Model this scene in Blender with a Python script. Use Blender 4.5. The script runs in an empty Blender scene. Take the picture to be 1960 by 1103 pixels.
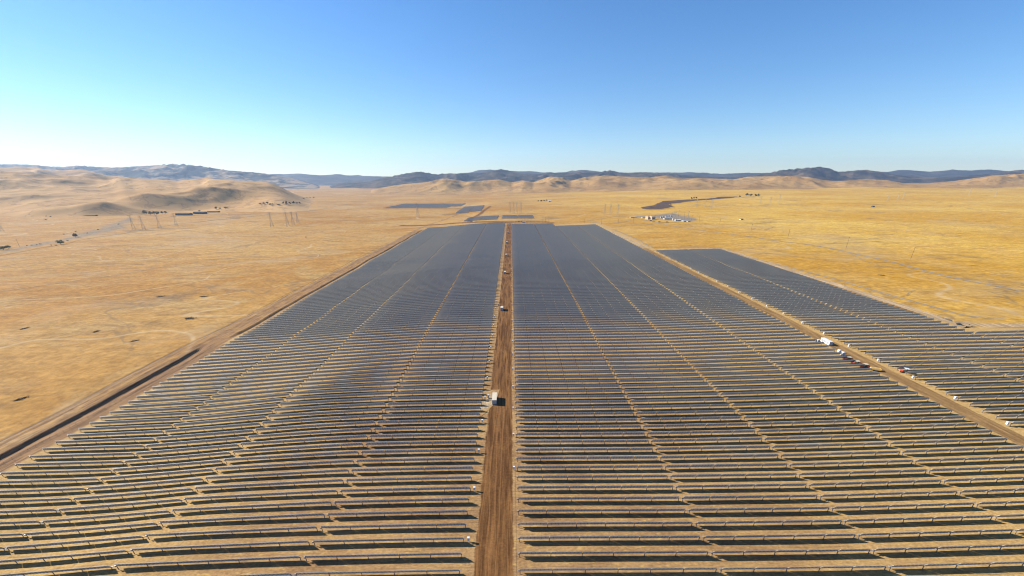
import bpy, math, random
import numpy as np
from mathutils import Vector

R = math.radians
random.seed(7)
scene = bpy.context.scene
col = scene.collection

# ------------------------------------------------------------------ camera
CAM_H, PITCH, FPX, PCX, PCY, VPX = 95.0, R(24.25), 788.0, 980.0, 700.0, 977.0
cam_d = bpy.data.cameras.new("camera")
cam_d.sensor_width = 36.0
cam_d.lens = 36.0 * FPX / 1960.0
cam_d.shift_y = (PCY - 551.5) / 1960.0
cam_d.clip_start, cam_d.clip_end = 1.0, 60000.0
cam = bpy.data.objects.new("camera", cam_d)
cam.location = (0, 0, CAM_H)
cam.rotation_euler = (math.pi / 2 - PITCH, 0, R(-0.2))
col.objects.link(cam)
scene.camera = cam

# ------------------------------------------------------------------ sky, sun, exposure
SUN = Vector((-1.60, 0.50, 1.0)).normalized()
sun_el = math.asin(SUN.z)
sun_az = math.atan2(SUN.x, SUN.y)            # clockwise from +Y
world = bpy.data.worlds.new("World")
scene.world = world
world.use_nodes = True
wn, wl = world.node_tree.nodes, world.node_tree.links
wn.clear()
w_out = wn.new("ShaderNodeOutputWorld")
w_bg = wn.new("ShaderNodeBackground")
w_sky = wn.new("ShaderNodeTexSky")
w_sky.sky_type = 'NISHITA'
w_sky.sun_disc = False
w_sky.sun_elevation = sun_el
w_sky.sun_rotation = sun_az
w_sky.altitude = 200
w_sky.air_density = 1.0
w_sky.dust_density = 0.06
w_sky.ozone_density = 3.2
w_bg.inputs['Strength'].default_value = 0.077
w_hs = wn.new("ShaderNodeHueSaturation")
w_hs.inputs['Saturation'].default_value = 1.22
wl.new(w_sky.outputs[0], w_hs.inputs['Color'])
w_tint = wn.new("ShaderNodeMix")
w_tint.data_type = 'RGBA'; w_tint.blend_type = 'MULTIPLY'
w_tint.inputs[0].default_value = 1.0
w_tint.inputs[7].default_value = (.885, .965, 1.10, 1)
wl.new(w_hs.outputs[0], w_tint.inputs[6])
wl.new(w_tint.outputs[2], w_bg.inputs[0])
wl.new(w_bg.outputs[0], w_out.inputs[0])

sd = bpy.data.lights.new("sun", 'SUN')
sd.energy = 5.0
sd.angle = R(0.5)
sd.color = (1.0, 0.94, 0.85)
so = bpy.data.objects.new("sun", sd)
so.rotation_euler = SUN.to_track_quat('Z', 'Y').to_euler()
so.location = (-300, 100, 400)
col.objects.link(so)

scene.view_settings.view_transform = 'Standard'
scene.view_settings.look = 'None'
scene.view_settings.exposure = 0.95
scene.view_settings.gamma = 1.0
scene.view_settings.use_curve_mapping = False
scene.cycles.use_denoising = True
scene.cycles.denoising_prefilter = 'ACCURATE'
scene.cycles.denoising_input_passes = 'RGB_ALBEDO_NORMAL'
scene.cycles.filter_width = 1.1
scene.cycles.volume_bounces = 0
scene.cycles.max_bounces = 6

# ------------------------------------------------------------------ noise
_rng = np.random.RandomState(11)
_perm = _rng.permutation(512)
_perm = np.concatenate([_perm, _perm, _perm])
_ga = _rng.uniform(0, 2 * np.pi, 512)
_gx, _gy = np.cos(_ga), np.sin(_ga)

def perlin(x, y):
    x = np.asarray(x, float); y = np.asarray(y, float)
    xi = np.floor(x).astype(int); yi = np.floor(y).astype(int)
    xf, yf = x - xi, y - yi
    u = xf * xf * xf * (xf * (xf * 6 - 15) + 10)
    v = yf * yf * yf * (yf * (yf * 6 - 15) + 10)
    def g(ix, iy, dx, dy):
        h = _perm[_perm[ix & 511] + (iy & 511)]
        return _gx[h] * dx + _gy[h] * dy
    a = g(xi, yi, xf, yf); b = g(xi + 1, yi, xf - 1, yf)
    c = g(xi, yi + 1, xf, yf - 1); d = g(xi + 1, yi + 1, xf - 1, yf - 1)
    return (a + u * (b - a) + v * ((c + u * (d - c)) - (a + u * (b - a)))) * 1.5

def fbm(x, y, o=4, gain=0.5):
    s, a, f = 0, 1.0, 1.0
    for i in range(o):
        s = s + a * perlin(x * f + 17.3 * i, y * f - 9.1 * i)
        a *= gain; f *= 2.03
    return s

def ridged(x, y, o=5, gain=0.5):
    s, a, f, w, tot = 0, 1.0, 1.0, 1.0, 0
    for i in range(o):
        n = 1 - np.abs(perlin(x * f + 5.7 * i, y * f + 3.1 * i))
        n = n * n
        s = s + a * n * w
        tot += a
        w = np.clip(n * 1.4, 0, 1); a *= gain; f *= 2.1
    return s / tot

def sstep(a, b, x):
    t = np.clip((x - a) / (b - a), 0, 1)
    return t * t * (3 - 2 * t)

# ------------------------------------------------------------------ ground height
_px = np.array([-12000, -6000, -2500, -1200, -600, -300, -230, -198, -150, -109, -75, -57, -30, 0, 20, 55, 100, 145, 190, 245, 290, 350, 500, 1000, 2500, 6000, 12000.])
_pz = np.array([20, 5, -9, -13, -14, -13, -12.3, -11.4, -8.7, -4.3, -1.9, -1.0, -.2, 0, 0, .2, 1.0, 2.6, 4.5, 6, 7, 8, 9, 11, 22, 40, 60.])
_fx = np.arange(-12000, 12001, 4.0)
_fz = np.interp(_fx, _px, _pz)
_k = np.exp(-0.5 * (np.arange(-12, 13) / 4.0) ** 2); _k /= _k.sum()
_fz = np.convolve(np.pad(_fz, 12, mode='edge'), _k, mode='valid')

TRX, TR_END = -215.0, 268.0
def Hraw(x, y):
    x = np.asarray(x, float); y = np.asarray(y, float)
    z = np.interp(x, _fx, _fz)
    amp = 0.22 + 0.75 * sstep(-35, -110, x) + 0.25 * sstep(120, 320, x)
    z = z + amp * perlin(x / 95.0 + 3.3, y / 70.0 + 1.7) + amp * 0.35 * perlin(x / 37.0, y / 33.0 + 8)
    out = np.maximum(sstep(230, 420, np.abs(x + 0) ), sstep(1080, 1400, y))
    z = z + out * (3.0 * perlin(x / 420.0 + 5, y / 420.0) + 1.2 * perlin(x / 150.0, y / 150.0 + 2))
    far = sstep(1500, 3200, y) * sstep(200, 1800, x)
    z = z + far * (9 + 10 * fbm(x / 1300.0 + 2, y / 900.0 + 4, 3))
    z = z + sstep(1200, 2600, y) * 5 * fbm(x / 900.0 + 7, y / 700.0, 3)
    # excavated trench along the left fence, with a low spoil bank on its outer side
    d = np.abs(x - TRX) * 1.3
    e = sstep(TR_END, TR_END - 5, y)
    wob = 0.55 * perlin(y / 7.0, x / 9.0) + .3 * perlin(y / 2.5, 3.3)
    z = z - 1.45 * e * sstep(3.7 + wob, 1.1 + wob, np.where(x > TRX, d * .70, d))
    z = z + 0.45 * np.exp(-((x - TRX + 6.6) / 1.6) ** 2) * (0.6 + 0.5 * perlin(y / 9.0, 0.3)) * sstep(560, 500, y)
    dd = sstep(285, 300, y) * sstep(1035, 1000, y)
    z = z - 0.95 * dd * np.exp(-((x + 206.2) / 1.1) ** 2) + 0.55 * dd * np.exp(-((x + 209.4) / 1.3) ** 2) * (.7 + .5 * perlin(y / 8.0, 1.3))
    z = z + 0.5 * e * np.exp(-((x - TRX - 6.3) / 1.2) ** 2) * (.6 + .7 * perlin(y / 5.0, 4.3))
    z = z - 0.40 * np.exp(-((x - TRX + 14.5) / 0.9) ** 2) * sstep(900, 700, y)
    z = z - 0.36 * np.exp(-((x - TRX + 11.2) / 0.8) ** 2) * sstep(900, 700, y)
    return z

def axis(parts):
    o = []
    for a, b, n in parts:
        o.append(np.linspace(a, b, n, endpoint=False))
    return np.concatenate(o)

def geo(a, b, n):
    return np.sign(a) * np.exp(np.linspace(np.log(abs(a)), np.log(abs(b)), n, endpoint=False))

GX = np.concatenate([geo(-11000, -600, 70), axis([(-600, -240, 50), (-240, -205, 50), (-205, 390, 240), (390, 600, 32)]), geo(600, 11000, 80), [11000]])
GY = np.concatenate([axis([(-300, 20, 32), (20, 300, 94), (300, 1100, 150)]), geo(1100, 9000, 110), [9000]])
MX, MY = np.meshgrid(GX, GY)
GZ = Hraw(MX, MY)

def gz(x, y):
    x = np.clip(np.asarray(x, float), GX[0], GX[-1] - 1e-6); y = np.clip(np.asarray(y, float), GY[0], GY[-1] - 1e-6)
    i = np.clip(np.searchsorted(GX, x, side='right') - 1, 0, len(GX) - 2)
    j = np.clip(np.searchsorted(GY, y, side='right') - 1, 0, len(GY) - 2)
    u = (x - GX[i]) / (GX[i + 1] - GX[i]); v = (y - GY[j]) / (GY[j + 1] - GY[j])
    return (GZ[j, i] * (1 - u) * (1 - v) + GZ[j, i + 1] * u * (1 - v) + GZ[j + 1, i] * (1 - u) * v + GZ[j + 1, i + 1] * u * v)

HILLS = []
def gs(x, y):
    """height of whatever surface is on top here: plain or hill"""
    z = float(gz(x, y))
    for (u, Y, Z) in HILLS:
        if Y[0] < y < Y[-1]:
            q = x / y
            if u[0] < q < u[-1]:
                i = min(len(u) - 2, int((q - u[0]) / (u[1] - u[0]))); j = min(len(Y) - 2, int((y - Y[0]) / (Y[1] - Y[0])))
                a = (q - u[i]) / (u[1] - u[0]); b = (y - Y[j]) / (Y[1] - Y[0])
                z = max(z, float((Z[j, i] * (1 - a) + Z[j, i + 1] * a) * (1 - b) + (Z[j + 1, i] * (1 - a) + Z[j + 1, i + 1] * a) * b))
    return z

def at(px, py):
    """ground point that the photograph shows at this pixel"""
    t = math.tan(PITCH + math.atan((py - PCY) / FPX))
    z = 0.0
    X = Y = 0
    for i in range(40):
        Y = (CAM_H - z) / max(t, 0.004)
        zc = Y * math.cos(PITCH) + (CAM_H - z) * math.sin(PITCH)
        X = (px - VPX) / FPX * zc
        z = 0.6 * z + 0.4 * gs(X, Y)
    return X, Y, gs(X, Y)

def proj(x, y, z):
    zc = y * math.cos(PITCH) + (CAM_H - z) * math.sin(PITCH)
    yc = (CAM_H - z) * math.cos(PITCH) - y * math.sin(PITCH)
    return VPX + FPX * x / zc, PCY + FPX * yc / zc, zc

# ------------------------------------------------------------------ materials
class NT:
    def __init__(s, name):
        s.m = bpy.data.materials.new(name); s.m.use_nodes = True
        s.n, s.l = s.m.node_tree.nodes, s.m.node_tree.links
        s.b = s.n['Principled BSDF']
        s.geo = s.n.new('ShaderNodeNewGeometry')
    def set(s, k, v): s.b.inputs[k].default_value = v
    def link(s, a, b): s.l.new(a, b)
    def val(s, x, sock):
        if isinstance(x, (int, float)): sock.default_value = x
        elif isinstance(x, tuple): sock.default_value = (*x, 1) if len(x) == 3 else x
        else: s.l.new(x, sock)
    def map(s, sc=(1, 1, 1), src=None, loc=(0, 0, 0), rot=0):
        n = s.n.new('ShaderNodeMapping')
        n.inputs['Scale'].default_value = sc; n.inputs['Location'].default_value = loc; n.inputs['Rotation'].default_value = (0, 0, rot)
        s.l.new(src or s.geo.outputs['Position'], n.inputs['Vector'])
        return n.outputs[0]
    def noise(s, vec, scale=1.0, detail=4, rough=0.55, dist=0):
        n = s.n.new('ShaderNodeTexNoise')
        n.inputs['Scale'].default_value = scale; n.inputs['Detail'].default_value = detail
        n.inputs['Roughness'].default_value = rough; n.inputs['Distortion'].default_value = dist
        s.l.new(vec, n.inputs['Vector'])
        return n.outputs[0]
    def rng(s, x, a, b, c=0.0, d=1.0, smooth=True):
        n = s.n.new('ShaderNodeMapRange')
        n.interpolation_type = 'SMOOTHSTEP' if smooth else 'LINEAR'
        s.val(x, n.inputs[0])
        for i, v in enumerate((a, b, c, d)): n.inputs[i + 1].default_value = v
        return n.outputs[0]
    def mix(s, f, a, b, mode='MIX'):
        n = s.n.new('ShaderNodeMix'); n.data_type = 'RGBA'; n.blend_type = mode
        s.val(f, n.inputs[0]); s.val(a, n.inputs[6]); s.val(b, n.inputs[7])
        return n.outputs[2]
    def math(s, op, a, b=0.0):
        n = s.n.new('ShaderNodeMath'); n.operation = op
        s.val(a, n.inputs[0]); s.val(b, n.inputs[1])
        return n.outputs[0]
    def xyz(s):
        n = s.n.new('ShaderNodeSeparateXYZ'); s.l.new(s.geo.outputs['Position'], n.inputs[0])
        return n.outputs
    def attr(s, name):
        n = s.n.new('ShaderNodeAttribute'); n.attribute_name = name
        return n.outputs['Fac']
    def bump(s, h, strength, dist):
        n = s.n.new('ShaderNodeBump'); n.inputs['Strength'].default_value = strength; n.inputs['Distance'].default_value = dist
        s.l.new(h, n.inputs['Height']); s.l.new(n.outputs[0], s.b.inputs['Normal'])
    def color(s, c): s.val(c, s.b.inputs['Base Color'])

def simple(name, c, rough=0.6, var=0.12, scale=1.5, metal=0.0, spec=0.3):
    t = NT(name)
    tc = t.n.new('ShaderNodeTexCoord')
    n = t.noise(tc.outputs['Object'], scale, 4)
    lo = tuple(v * (1 - var) for v in c); hi = tuple(min(1, v * (1 + var)) for v in c)
    t.color(t.mix(t.rng(n, .3, .7), lo, hi))
    t.set('Roughness', rough); t.set('Metallic', metal); t.set('Specular IOR Level', spec)
    return t.m

def grass_color(t, lo_detail=False):
    """dry grass seen from the air: straw, ochre, bare pale soil, dark litter"""
    p = t.geo.outputs['Position']
    x = t.xyz()
    side = t.rng(x[0], -150, 700)
    big = t.noise(t.map((1 / 420, 1 / 300, 0)), 1, 5, .55, .3)
    mid = t.noise(t.map((1 / 75, 1 / 60, 0), loc=(3, 7, 0)), 1, 7, .6, .4)
    streak = t.noise(t.map((1 / 55, 1 / 16, 0), rot=R(-24)), 1, 6, .6, .2)
    fine = t.noise(t.map((1 / 5.0, 1 / 5.0, 0)), 1, 8, .68)
    spk = t.noise(t.map((1 / 2.2, 1 / 2.2, 0), loc=(9, 1, 0)), 1, 3, .6)
    ochre = t.mix(side, (.338, .166, .030), (.470, .262, .030))
    pale = t.mix(side, (.425, .256, .078), (.560, .365, .078))
    c = t.mix(t.rng(big, .36, .66), ochre, pale)
    c = t.mix(t.math('MULTIPLY', t.rng(mid, .47, .66), .8), c, t.mix(side, (.375, .238, .085), (.49, .30, .075)))
    c = t.mix(t.math('MULTIPLY', t.rng(streak, .50, .68), .5), c, t.mix(side, (.205, .115, .043), (.30, .155, .032)))
    dark = t.math('MULTIPLY', t.rng(t.noise(t.map((1 / 160, 1 / 110, 0), loc=(20, 4, 0)), 1, 7, .62, .5), .58, .70), .6)
    c = t.mix(dark, c, (.16, .105, .055))
    c = t.mix(t.math('MULTIPLY', t.rng(spk, .62, .74), t.rng(mid, .35, .6, 0, .85)), c, (.10, .065, .034))
    c = t.mix(1.0, c, t.mix(t.rng(fine, .25, .75), (.70, .67, .64), (1.24, 1.24, 1.24)), 'MULTIPLY')
    gt = t.noise(t.map((1 / 230, 1 / 170, 0), loc=(31, 14, 0)), 1, 6, .6, .6)
    c = t.mix(t.math('MULTIPLY', t.rng(gt, .54, .68), .55), c, t.mix(side, (.36, .245, .125), (.40, .275, .115)))
    dl = t.math('ABSOLUTE', t.math('SUBTRACT', t.noise(t.map((1 / 210, 1 / 260, 0), loc=(7, 40, 0)), 1, 5, .55, .6), .5))
    c = t.mix(t.math('MULTIPLY', t.rng(dl, .010, .001), t.rng(gt, .40, .60, 0, .6)), c, (.19, .125, .06))
    tr = t.math('ABSOLUTE', t.math('SUBTRACT', t.noise(t.map((1 / 330, 1 / 240, 0), loc=(60, 3, 0), rot=R(20)), 1, 2, .4, .3), .5))
    c = t.mix(t.math('MULTIPLY', t.rng(tr, .0042, .0006), .55), c, (.46, .33, .17))
    m2 = t.noise(t.map((1 / 19, 1 / 13, 0), loc=(1, 6, 0)), 1, 6, .65, .3)
    c = t.mix(1.0, c, t.mix(t.rng(m2, .3, .7), (.86, .83, .78), (1.12, 1.13, 1.15)), 'MULTIPLY')
    return c, fine

def full_ground(t):
    """grass outside, graded sand between the rows, raw earth along the trench: follows the painted dirt / raw weights"""
    c, fine = grass_color(t)
    d = t.attr('dirt')
    e = t.noise(t.map((1 / 7, 1 / 7, 0), loc=(2, 2, 0)), 1, 6, .65)
    mask = t.rng(t.math('ADD', d, t.math('MULTIPLY', t.math('SUBTRACT', e, .5), .55)), .40, .62)
    f1 = t.noise(t.map((1 / 34, 1 / 15, 0), loc=(5, 5, 0)), 1, 6, .62, .5)
    f2 = t.noise(t.map((1 / 3.0, 1 / 1.3, 0)), 1, 6, .72)
    f3 = t.noise(t.map((1 / 16, 1 / .7, 0), loc=(8, 2, 0)), 1, 4, .6, .1)
    f4 = t.noise(t.map((1 / 9, 1 / 2.2, 0), rot=R(-32)), 1, 5, .62, .1)
    s = t.mix(t.rng(f1, .34, .64), (.245, .140, .064), (.365, .226, .098))
    s = t.mix(t.rng(t.xyz()[0], 30, 170, 0, .65), s, (.465, .308, .112))
    x = t.xyz()
    s = t.mix(t.rng(x[0], -60, -130, 0, .6), s, (.455, .305, .115))
    s = t.mix(t.math('MULTIPLY', t.rng(f2, .52, .68), .8), s, (.47, .305, .095))
    s = t.mix(t.math('MULTIPLY', t.rng(f2, .46, .28), .6), s, (.175, .100, .045))
    s = t.mix(t.math('MULTIPLY', t.rng(f3, .53, .66), .5), s, (.175, .104, .050))
    s = t.mix(t.math('MULTIPLY', t.rng(f4, .55, .70), t.rng(x[0], -70, -140, .12, .5)), s, (.245, .150, .062))
    f5 = t.noise(t.map((1 / 1.1, 1 / .7, 0), loc=(3, 3, 0)), 1, 5, .75)
    s = t.mix(1.0, s, t.mix(t.rng(f5, .25, .75), (.66, .64, .62), (1.30, 1.30, 1.28)), 'MULTIPLY')
    c = t.mix(mask, c, s)
    g = t.attr('raw')
    gm = t.rng(t.math('ADD', g, t.math('MULTIPLY', t.math('SUBTRACT', e, .5), .5)), .38, .62)
    r1 = t.noise(t.map((1 / 1.1, 1 / 22, 0)), 1, 6, .65)
    raw = t.mix(t.rng(r1, .34, .66), (.125, .066, .031), (.30, .170, .075))
    c = t.mix(gm, c, raw)
    return c, fine, e

def m_ground():
    t = NT("dry_ground")
    c, fine, e = full_ground(t)
    t.color(c); t.set('Roughness', .95); t.set('Specular IOR Level', .1)
    t.bump(fine, .5, .35)
    return t.m

def m_dirt_road(name, a, b, sx=1.3, sy=26.0, lo=.30, hi=.62, wob=.9, big=7.0):
    """road or soil sheet whose ragged edge gives way to the ground round it (edge weight 0 at the rim, 1 inside)"""
    t = NT(name)
    base, fine, e = full_ground(t)
    n1 = t.noise(t.map((1 / sx, 1 / sy, 0)), 1, 5, .62, .12)
    n2 = t.noise(t.map((1 / big, 1 / (big * 2.6), 0), loc=(4, 0, 0)), 1, 6, .62, .3)
    n3 = t.noise(t.map((1 / .9, 1 / .9, 0)), 1, 5, .72)
    c = t.mix(t.rng(n1, .36, .66), a, b)
    c = t.mix(t.math('MULTIPLY', t.rng(n2, .54, .72), .6), c, tuple(min(1, v * 1.45) for v in b))
    c = t.mix(t.math('MULTIPLY', t.rng(n2, .46, .30), .45), c, tuple(v * .7 for v in a))
    ru = t.math('ABSOLUTE', t.math('SUBTRACT', t.noise(t.map((1 / 3.4, 1 / 75, 0), loc=(6, 2, 0)), 1, 3, .5, .15), .5))
    c = t.mix(t.math('MULTIPLY', t.rng(ru, .045, .010), .5), c, tuple(min(1, v * 1.5) for v in b))
    c = t.mix(1.0, c, t.mix(t.rng(n3, .25, .75), (.74, .74, .74), (1.22, 1.22, 1.22)), 'MULTIPLY')
    w = t.noise(t.map((1 / big, 1 / big, 0), loc=(1, 9, 0)), 1, 7, .68)
    m = t.rng(t.math('ADD', t.attr('edge'), t.math('MULTIPLY', t.math('SUBTRACT', w, .5), wob)), lo, hi)
    t.color(t.mix(m, base, c)); t.set('Roughness', .95); t.set('Specular IOR Level', .1)
    t.bump(n1, .4, .15)
    return t.m

def m_hill(name, a, b, gully, veg=None, veg_lo=.5, veg_hi=.6, sc=1.0):
    t = NT(name)
    big = t.noise(t.map((1 / (500 * sc),) * 3), 1, 6, .6, .5)
    mid = t.noise(t.map((1 / (90 * sc),) * 3), 1, 7, .62, .4)
    c = t.mix(t.rng(big, .35, .65), a, b)
    c = t.mix(t.math('MULTIPLY', t.rng(mid, .55, .75), .5), c, gully)
    gl = t.math('ABSOLUTE', t.math('SUBTRACT', t.noise(t.map((1 / (150 * sc), 1 / (150 * sc), 1 / (420 * sc)), loc=(2, 8, 0)), 1, 6, .6, .4), .5))
    c = t.mix(t.math('MULTIPLY', t.rng(gl, .026, .004), .5), c, tuple(v * .72 for v in gully))
    if veg:
        v = t.noise(t.map((1 / (260 * sc), 1 / (260 * sc), 1 / (110 * sc)), loc=(3, 1, 0)), 1, 9, .66, .3)
        c = t.mix(t.rng(v, veg_lo, veg_hi), c, veg)
        w = t.noise(t.map((1 / (40 * sc),) * 3), 1, 4, .7)
        c = t.mix(1.0, c, t.mix(w, (.6, .6, .6), (1.4, 1.4, 1.4)), 'MULTIPLY')
    t.color(c); t.set('Roughness', 1.0); t.set('Specular IOR Level', .05)
    return t.m

M = {}
M['ground'] = m_ground()
M['road'] = m_dirt_road("brown_dirt", (.080, .034, .0105), (.175, .083, .028))
M['road_tan'] = m_dirt_road("tan_dirt", (.165, .092, .034), (.245, .145, .056))
M['track'] = m_dirt_road("track_dirt", (.155, .090, .042), (.27, .170, .085), 1.2, 30)
M['pale_track'] = m_dirt_road("pale_track_dirt", (.265, .180, .095), (.40, .285, .16), 1.1, 24)
M['two_track'] = m_dirt_road("gravel_dirt", (.215, .155, .088), (.30, .22, .12), 1.0, 9, .35, .75, 1.0)
M['gravel'] = m_dirt_road("grey_gravel", (.165, .130, .092), (.235, .190, .138), 9, 12, .3, .7, 1.0, 25)
M['asphalt'] = m_dirt_road("old_asphalt", (.205, .165, .115), (.275, .225, .16), 6, 6, .3, .7, .8, 9)
M['pad'] = m_dirt_road("crushed_rock", (.27, .195, .11), (.39, .295, .18), 1.2, 1.2, .35, .7, 1.1, 3)
M['plowed'] = m_dirt_road("plowed_soil", (.062, .038, .026), (.10, .064, .044), 40, 6, .3, .55, .7, 40)
M['wash'] = m_dirt_road("creek_silt", (.150, .108, .064), (.235, .175, .105), 18, 9, .35, 1.15, 1.5, 22)
M['hill'] = m_hill("hill_grass", (.41, .238, .092), (.48, .298, .128), (.29, .178, .086))
M['foothill'] = m_hill("foothill_grass", (.31, .175, .056), (.40, .242, .085), (.155, .092, .050), sc=.8)
M['chaparral'] = m_hill("chaparral", (.105, .075, .045), (.135, .098, .058), (.04, .036, .028), (.019, .021, .017), .34, .60)
M['oak_hill'] = m_hill("oak_hillside", (.28, .19, .105), (.33, .235, .135), (.20, .135, .08), (.055, .060, .048), .46, .56)  # tree cover lightened so the range looks hazier: haze put into its colour
M['far_hill'] = m_hill("far_ridge", (.06, .05, .037), (.085, .07, .05), (.03, .03, .024), (.022, .024, .02), .35, .6, 1.5)

def m_panel_back():
    t = NT("module_back")
    tc = t.n.new('ShaderNodeTexCoord')
    n = t.noise(t.map((.35, .35, .35)), 1, 3)
    w = t.n.new('ShaderNodeTexBrick')
    w.inputs['Scale'].default_value = 1.0
    w.offset = 0.0
    for k, v in (('Color1', (.62, .685, .685, 1)), ('Color2', (.58, .645, .645, 1)), ('Mortar', (.70, .74, .74, 1))): w.inputs[k].default_value = v
    w.inputs['Mortar Size'].default_value = .010; w.inputs['Brick Width'].default_value = .171; w.inputs['Row Height'].default_value = .171
    t.l.new(tc.outputs['UV'], w.inputs['Vector'])
    t.color(t.mix(t.rng(n, .3, .7, 0, .35), w.outputs[0], (.64, .70, .70)))
    t.set('Roughness', .5); t.set('Specular IOR Level', .3)
    return t.m
M['back'] = m_panel_back()
M['glass'] = simple("module_glass", (.018, .022, .04), .12, .2, .5, 0, .6)
M['alu'] = simple("frame_aluminium", (.34, .34, .35), .5, .06, 2, .55, .5)
M['steel'] = simple("galvanised_steel", (.36, .365, .37), .5, .12, 3, .6, .5)
M['bracket'] = simple("bracket_steel", (.075, .075, .08), .6, .1, 3, .3)
M['post'] = simple("post_steel", (.21, .17, .14), .6, .2, 2, .35)
M['white'] = simple("white_paint", (.62, .615, .60), .4, .05, 1)
M['cream'] = simple("cream_paint", (.56, .48, .345), .5, .06, .6)
M['offwhite'] = simple("dusty_white_paint", (.40, .375, .325), .5, .08, .6)
M['grey'] = simple("grey_paint", (.34, .37, .39), .5, .08, 1)
M['dkgrey'] = simple("dark_grey_paint", (.07, .075, .08), .5, .15, 1)
M['black'] = simple("black_rubber", (.02, .02, .021), .8, .2, 3)
M['red'] = simple("orange_red_paint", (.66, .115, .055), .4, .08, 2)
M['yellow'] = simple("yellow_paint", (.80, .46, .09), .5, .1, 1)
M['wood'] = simple("weathered_wood", (.15, .09, .05), .85, .25, .4)
M['plank'] = simple("pine_wood", (.62, .40, .15), .8, .15, 1)
M['pole'] = simple("creosoted_pole", (.115, .072, .045), .85, .2, .6)
M['lattice'] = simple("tower_steel", (.30, .29, .27), .55, .1, .2, .3)
M['lattice_pale'] = simple("tower_pale_steel", (.40, .365, .29), .5, .1, .2, .2)
M['blue'] = simple("blue_grey_paint", (.25, .33, .45), .5, .08, 1)
M['tan_wall'] = simple("tan_cladding", (.48, .37, .24), .7, .06, .1)
M['roof'] = simple("dark_roof", (.055, .05, .055), .7, .2, .1)
M['glazing'] = simple("dark_glazing", (.03, .04, .05), .1, .2, .5, 0, .6)
M['leaf'] = simple("tree_leaves", (.085, .105, .034), .8, .4, .35, 0, .2)
M['leaf_light'] = simple("bright_tree_leaves", (.135, .15, .042), .8, .35, .35, 0, .2)
M['leaf_dark'] = simple("dark_tree_leaves", (.040, .052, .024), .85, .4, .3, 0, .2)
M['leaf_brown'] = simple("dry_bush_leaves", (.12, .085, .05), .9, .35, .35, 0, .1)
M['bark'] = simple("tree_bark", (.10, .075, .05), .9, .25, .5)

# ------------------------------------------------------------------ object helpers
def tag(o, label=None, cat=None, group=None, kind=None):
    if label: o['label'] = label
    if cat: o['category'] = cat
    if group: o['group'] = group
    if kind: o['kind'] = kind
    return o

def empty(name, loc, rz=0.0):
    o = bpy.data.objects.new(name, None)
    o.empty_display_size = 1.0
    o.location = loc; o.rotation_euler = (0, 0, rz)
    col.objects.link(o)
    return o

class MB:
    def __init__(s): s.v, s.f, s.mi = [], [], []
    def add(s, v, f, m=0):
        o = len(s.v); s.v += [tuple(p) for p in v]
        s.f += [tuple(i + o for i in q) for q in f]
        s.mi += [m] * len(f) if isinstance(m, int) else list(m)
        return s
    def box(s, x0, x1, y0, y1, z0, z1, m=0, taper=0.0):
        t = taper
        v = [(x0, y0, z0), (x1, y0, z0), (x1, y1, z0), (x0, y1, z0), (x0 + t, y0 + t, z1), (x1 - t, y0 + t, z1), (x1 - t, y1 - t, z1), (x0 + t, y1 - t, z1)]
        return s.add(v, [(3, 2, 1, 0), (4, 5, 6, 7), (0, 1, 5, 4), (1, 2, 6, 5), (2, 3, 7, 6), (3, 0, 4, 7)], m)
    def bar(s, p, q, r, n=4, r2=None, m=0, cap=True):
        p, q = Vector(p), Vector(q); d = (q - p).normalized()
        a = d.orthogonal().normalized() if abs(d.z) < .99 else Vector((1, 0, 0)); b = d.cross(a)
        r2 = r if r2 is None else r2
        v = []
        for c, rr in ((p, r), (q, r2)):
            for i in range(n):
                t = 2 * math.pi * (i + .5) / n
                v.append(c + (a * math.cos(t) + b * math.sin(t)) * rr)
        f = [(i, (i + 1) % n, n + (i + 1) % n, n + i) for i in range(n)]
        if cap: f += [tuple(range(n - 1, -1, -1)), tuple(range(n, 2 * n))]
        return s.add(v, f, m)
    def prism(s, pts, y0, y1, m=0):
        """outline in x,z extruded along y"""
        n = len(pts)
        v = [(x, y0, z) for x, z in pts] + [(x, y1, z) for x, z in pts]
        f = [tuple(range(n)), tuple(range(2 * n - 1, n - 1, -1))] + [(i, n + i, n + (i + 1) % n, (i + 1) % n) for i in range(n)]
        return s.add(v, f, m)
    def mesh(s, name, mats):
        me = bpy.data.meshes.new(name)
        me.from_pydata(s.v, [], s.f)
        mats = mats if isinstance(mats, (list, tuple)) else [mats]
        for m in mats: me.materials.append(m)
        if len(mats) > 1: me.polygons.foreach_set('material_index', s.mi)
        me.update()
        return me
    def build(s, name, mats, parent=None, loc=(0, 0, 0), rz=0.0):
        return link(name, s.mesh(name, mats), parent, loc, rz)

def link(name, me, parent=None, loc=(0, 0, 0), rz=0.0):
    o = bpy.data.objects.new(name, me)
    o.location = loc; o.rotation_euler = (0, 0, rz)
    col.objects.link(o)
    if parent: o.parent = parent
    return o

def copy_tree(o, parent=None):
    c = o.copy(); col.objects.link(c)
    if parent: c.parent = parent
    for ch in list(o.children): copy_tree(ch, c)
    return c

ONES = "zeroth first second third fourth fifth sixth seventh eighth ninth tenth eleventh twelfth thirteenth fourteenth fifteenth sixteenth seventeenth eighteenth nineteenth".split()
TENS = {2: ("twentieth", "twenty"), 3: ("thirtieth", "thirty"), 4: ("fortieth", "forty"), 5: ("fiftieth", "fifty"), 6: ("sixtieth", "sixty"), 7: ("seventieth", "seventy")}
def ordinal(n):
    if n < 20: return ONES[n]
    a, b = TENS[n // 10]
    return a if n % 10 == 0 else b + "-" + ONES[n % 10]

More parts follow.
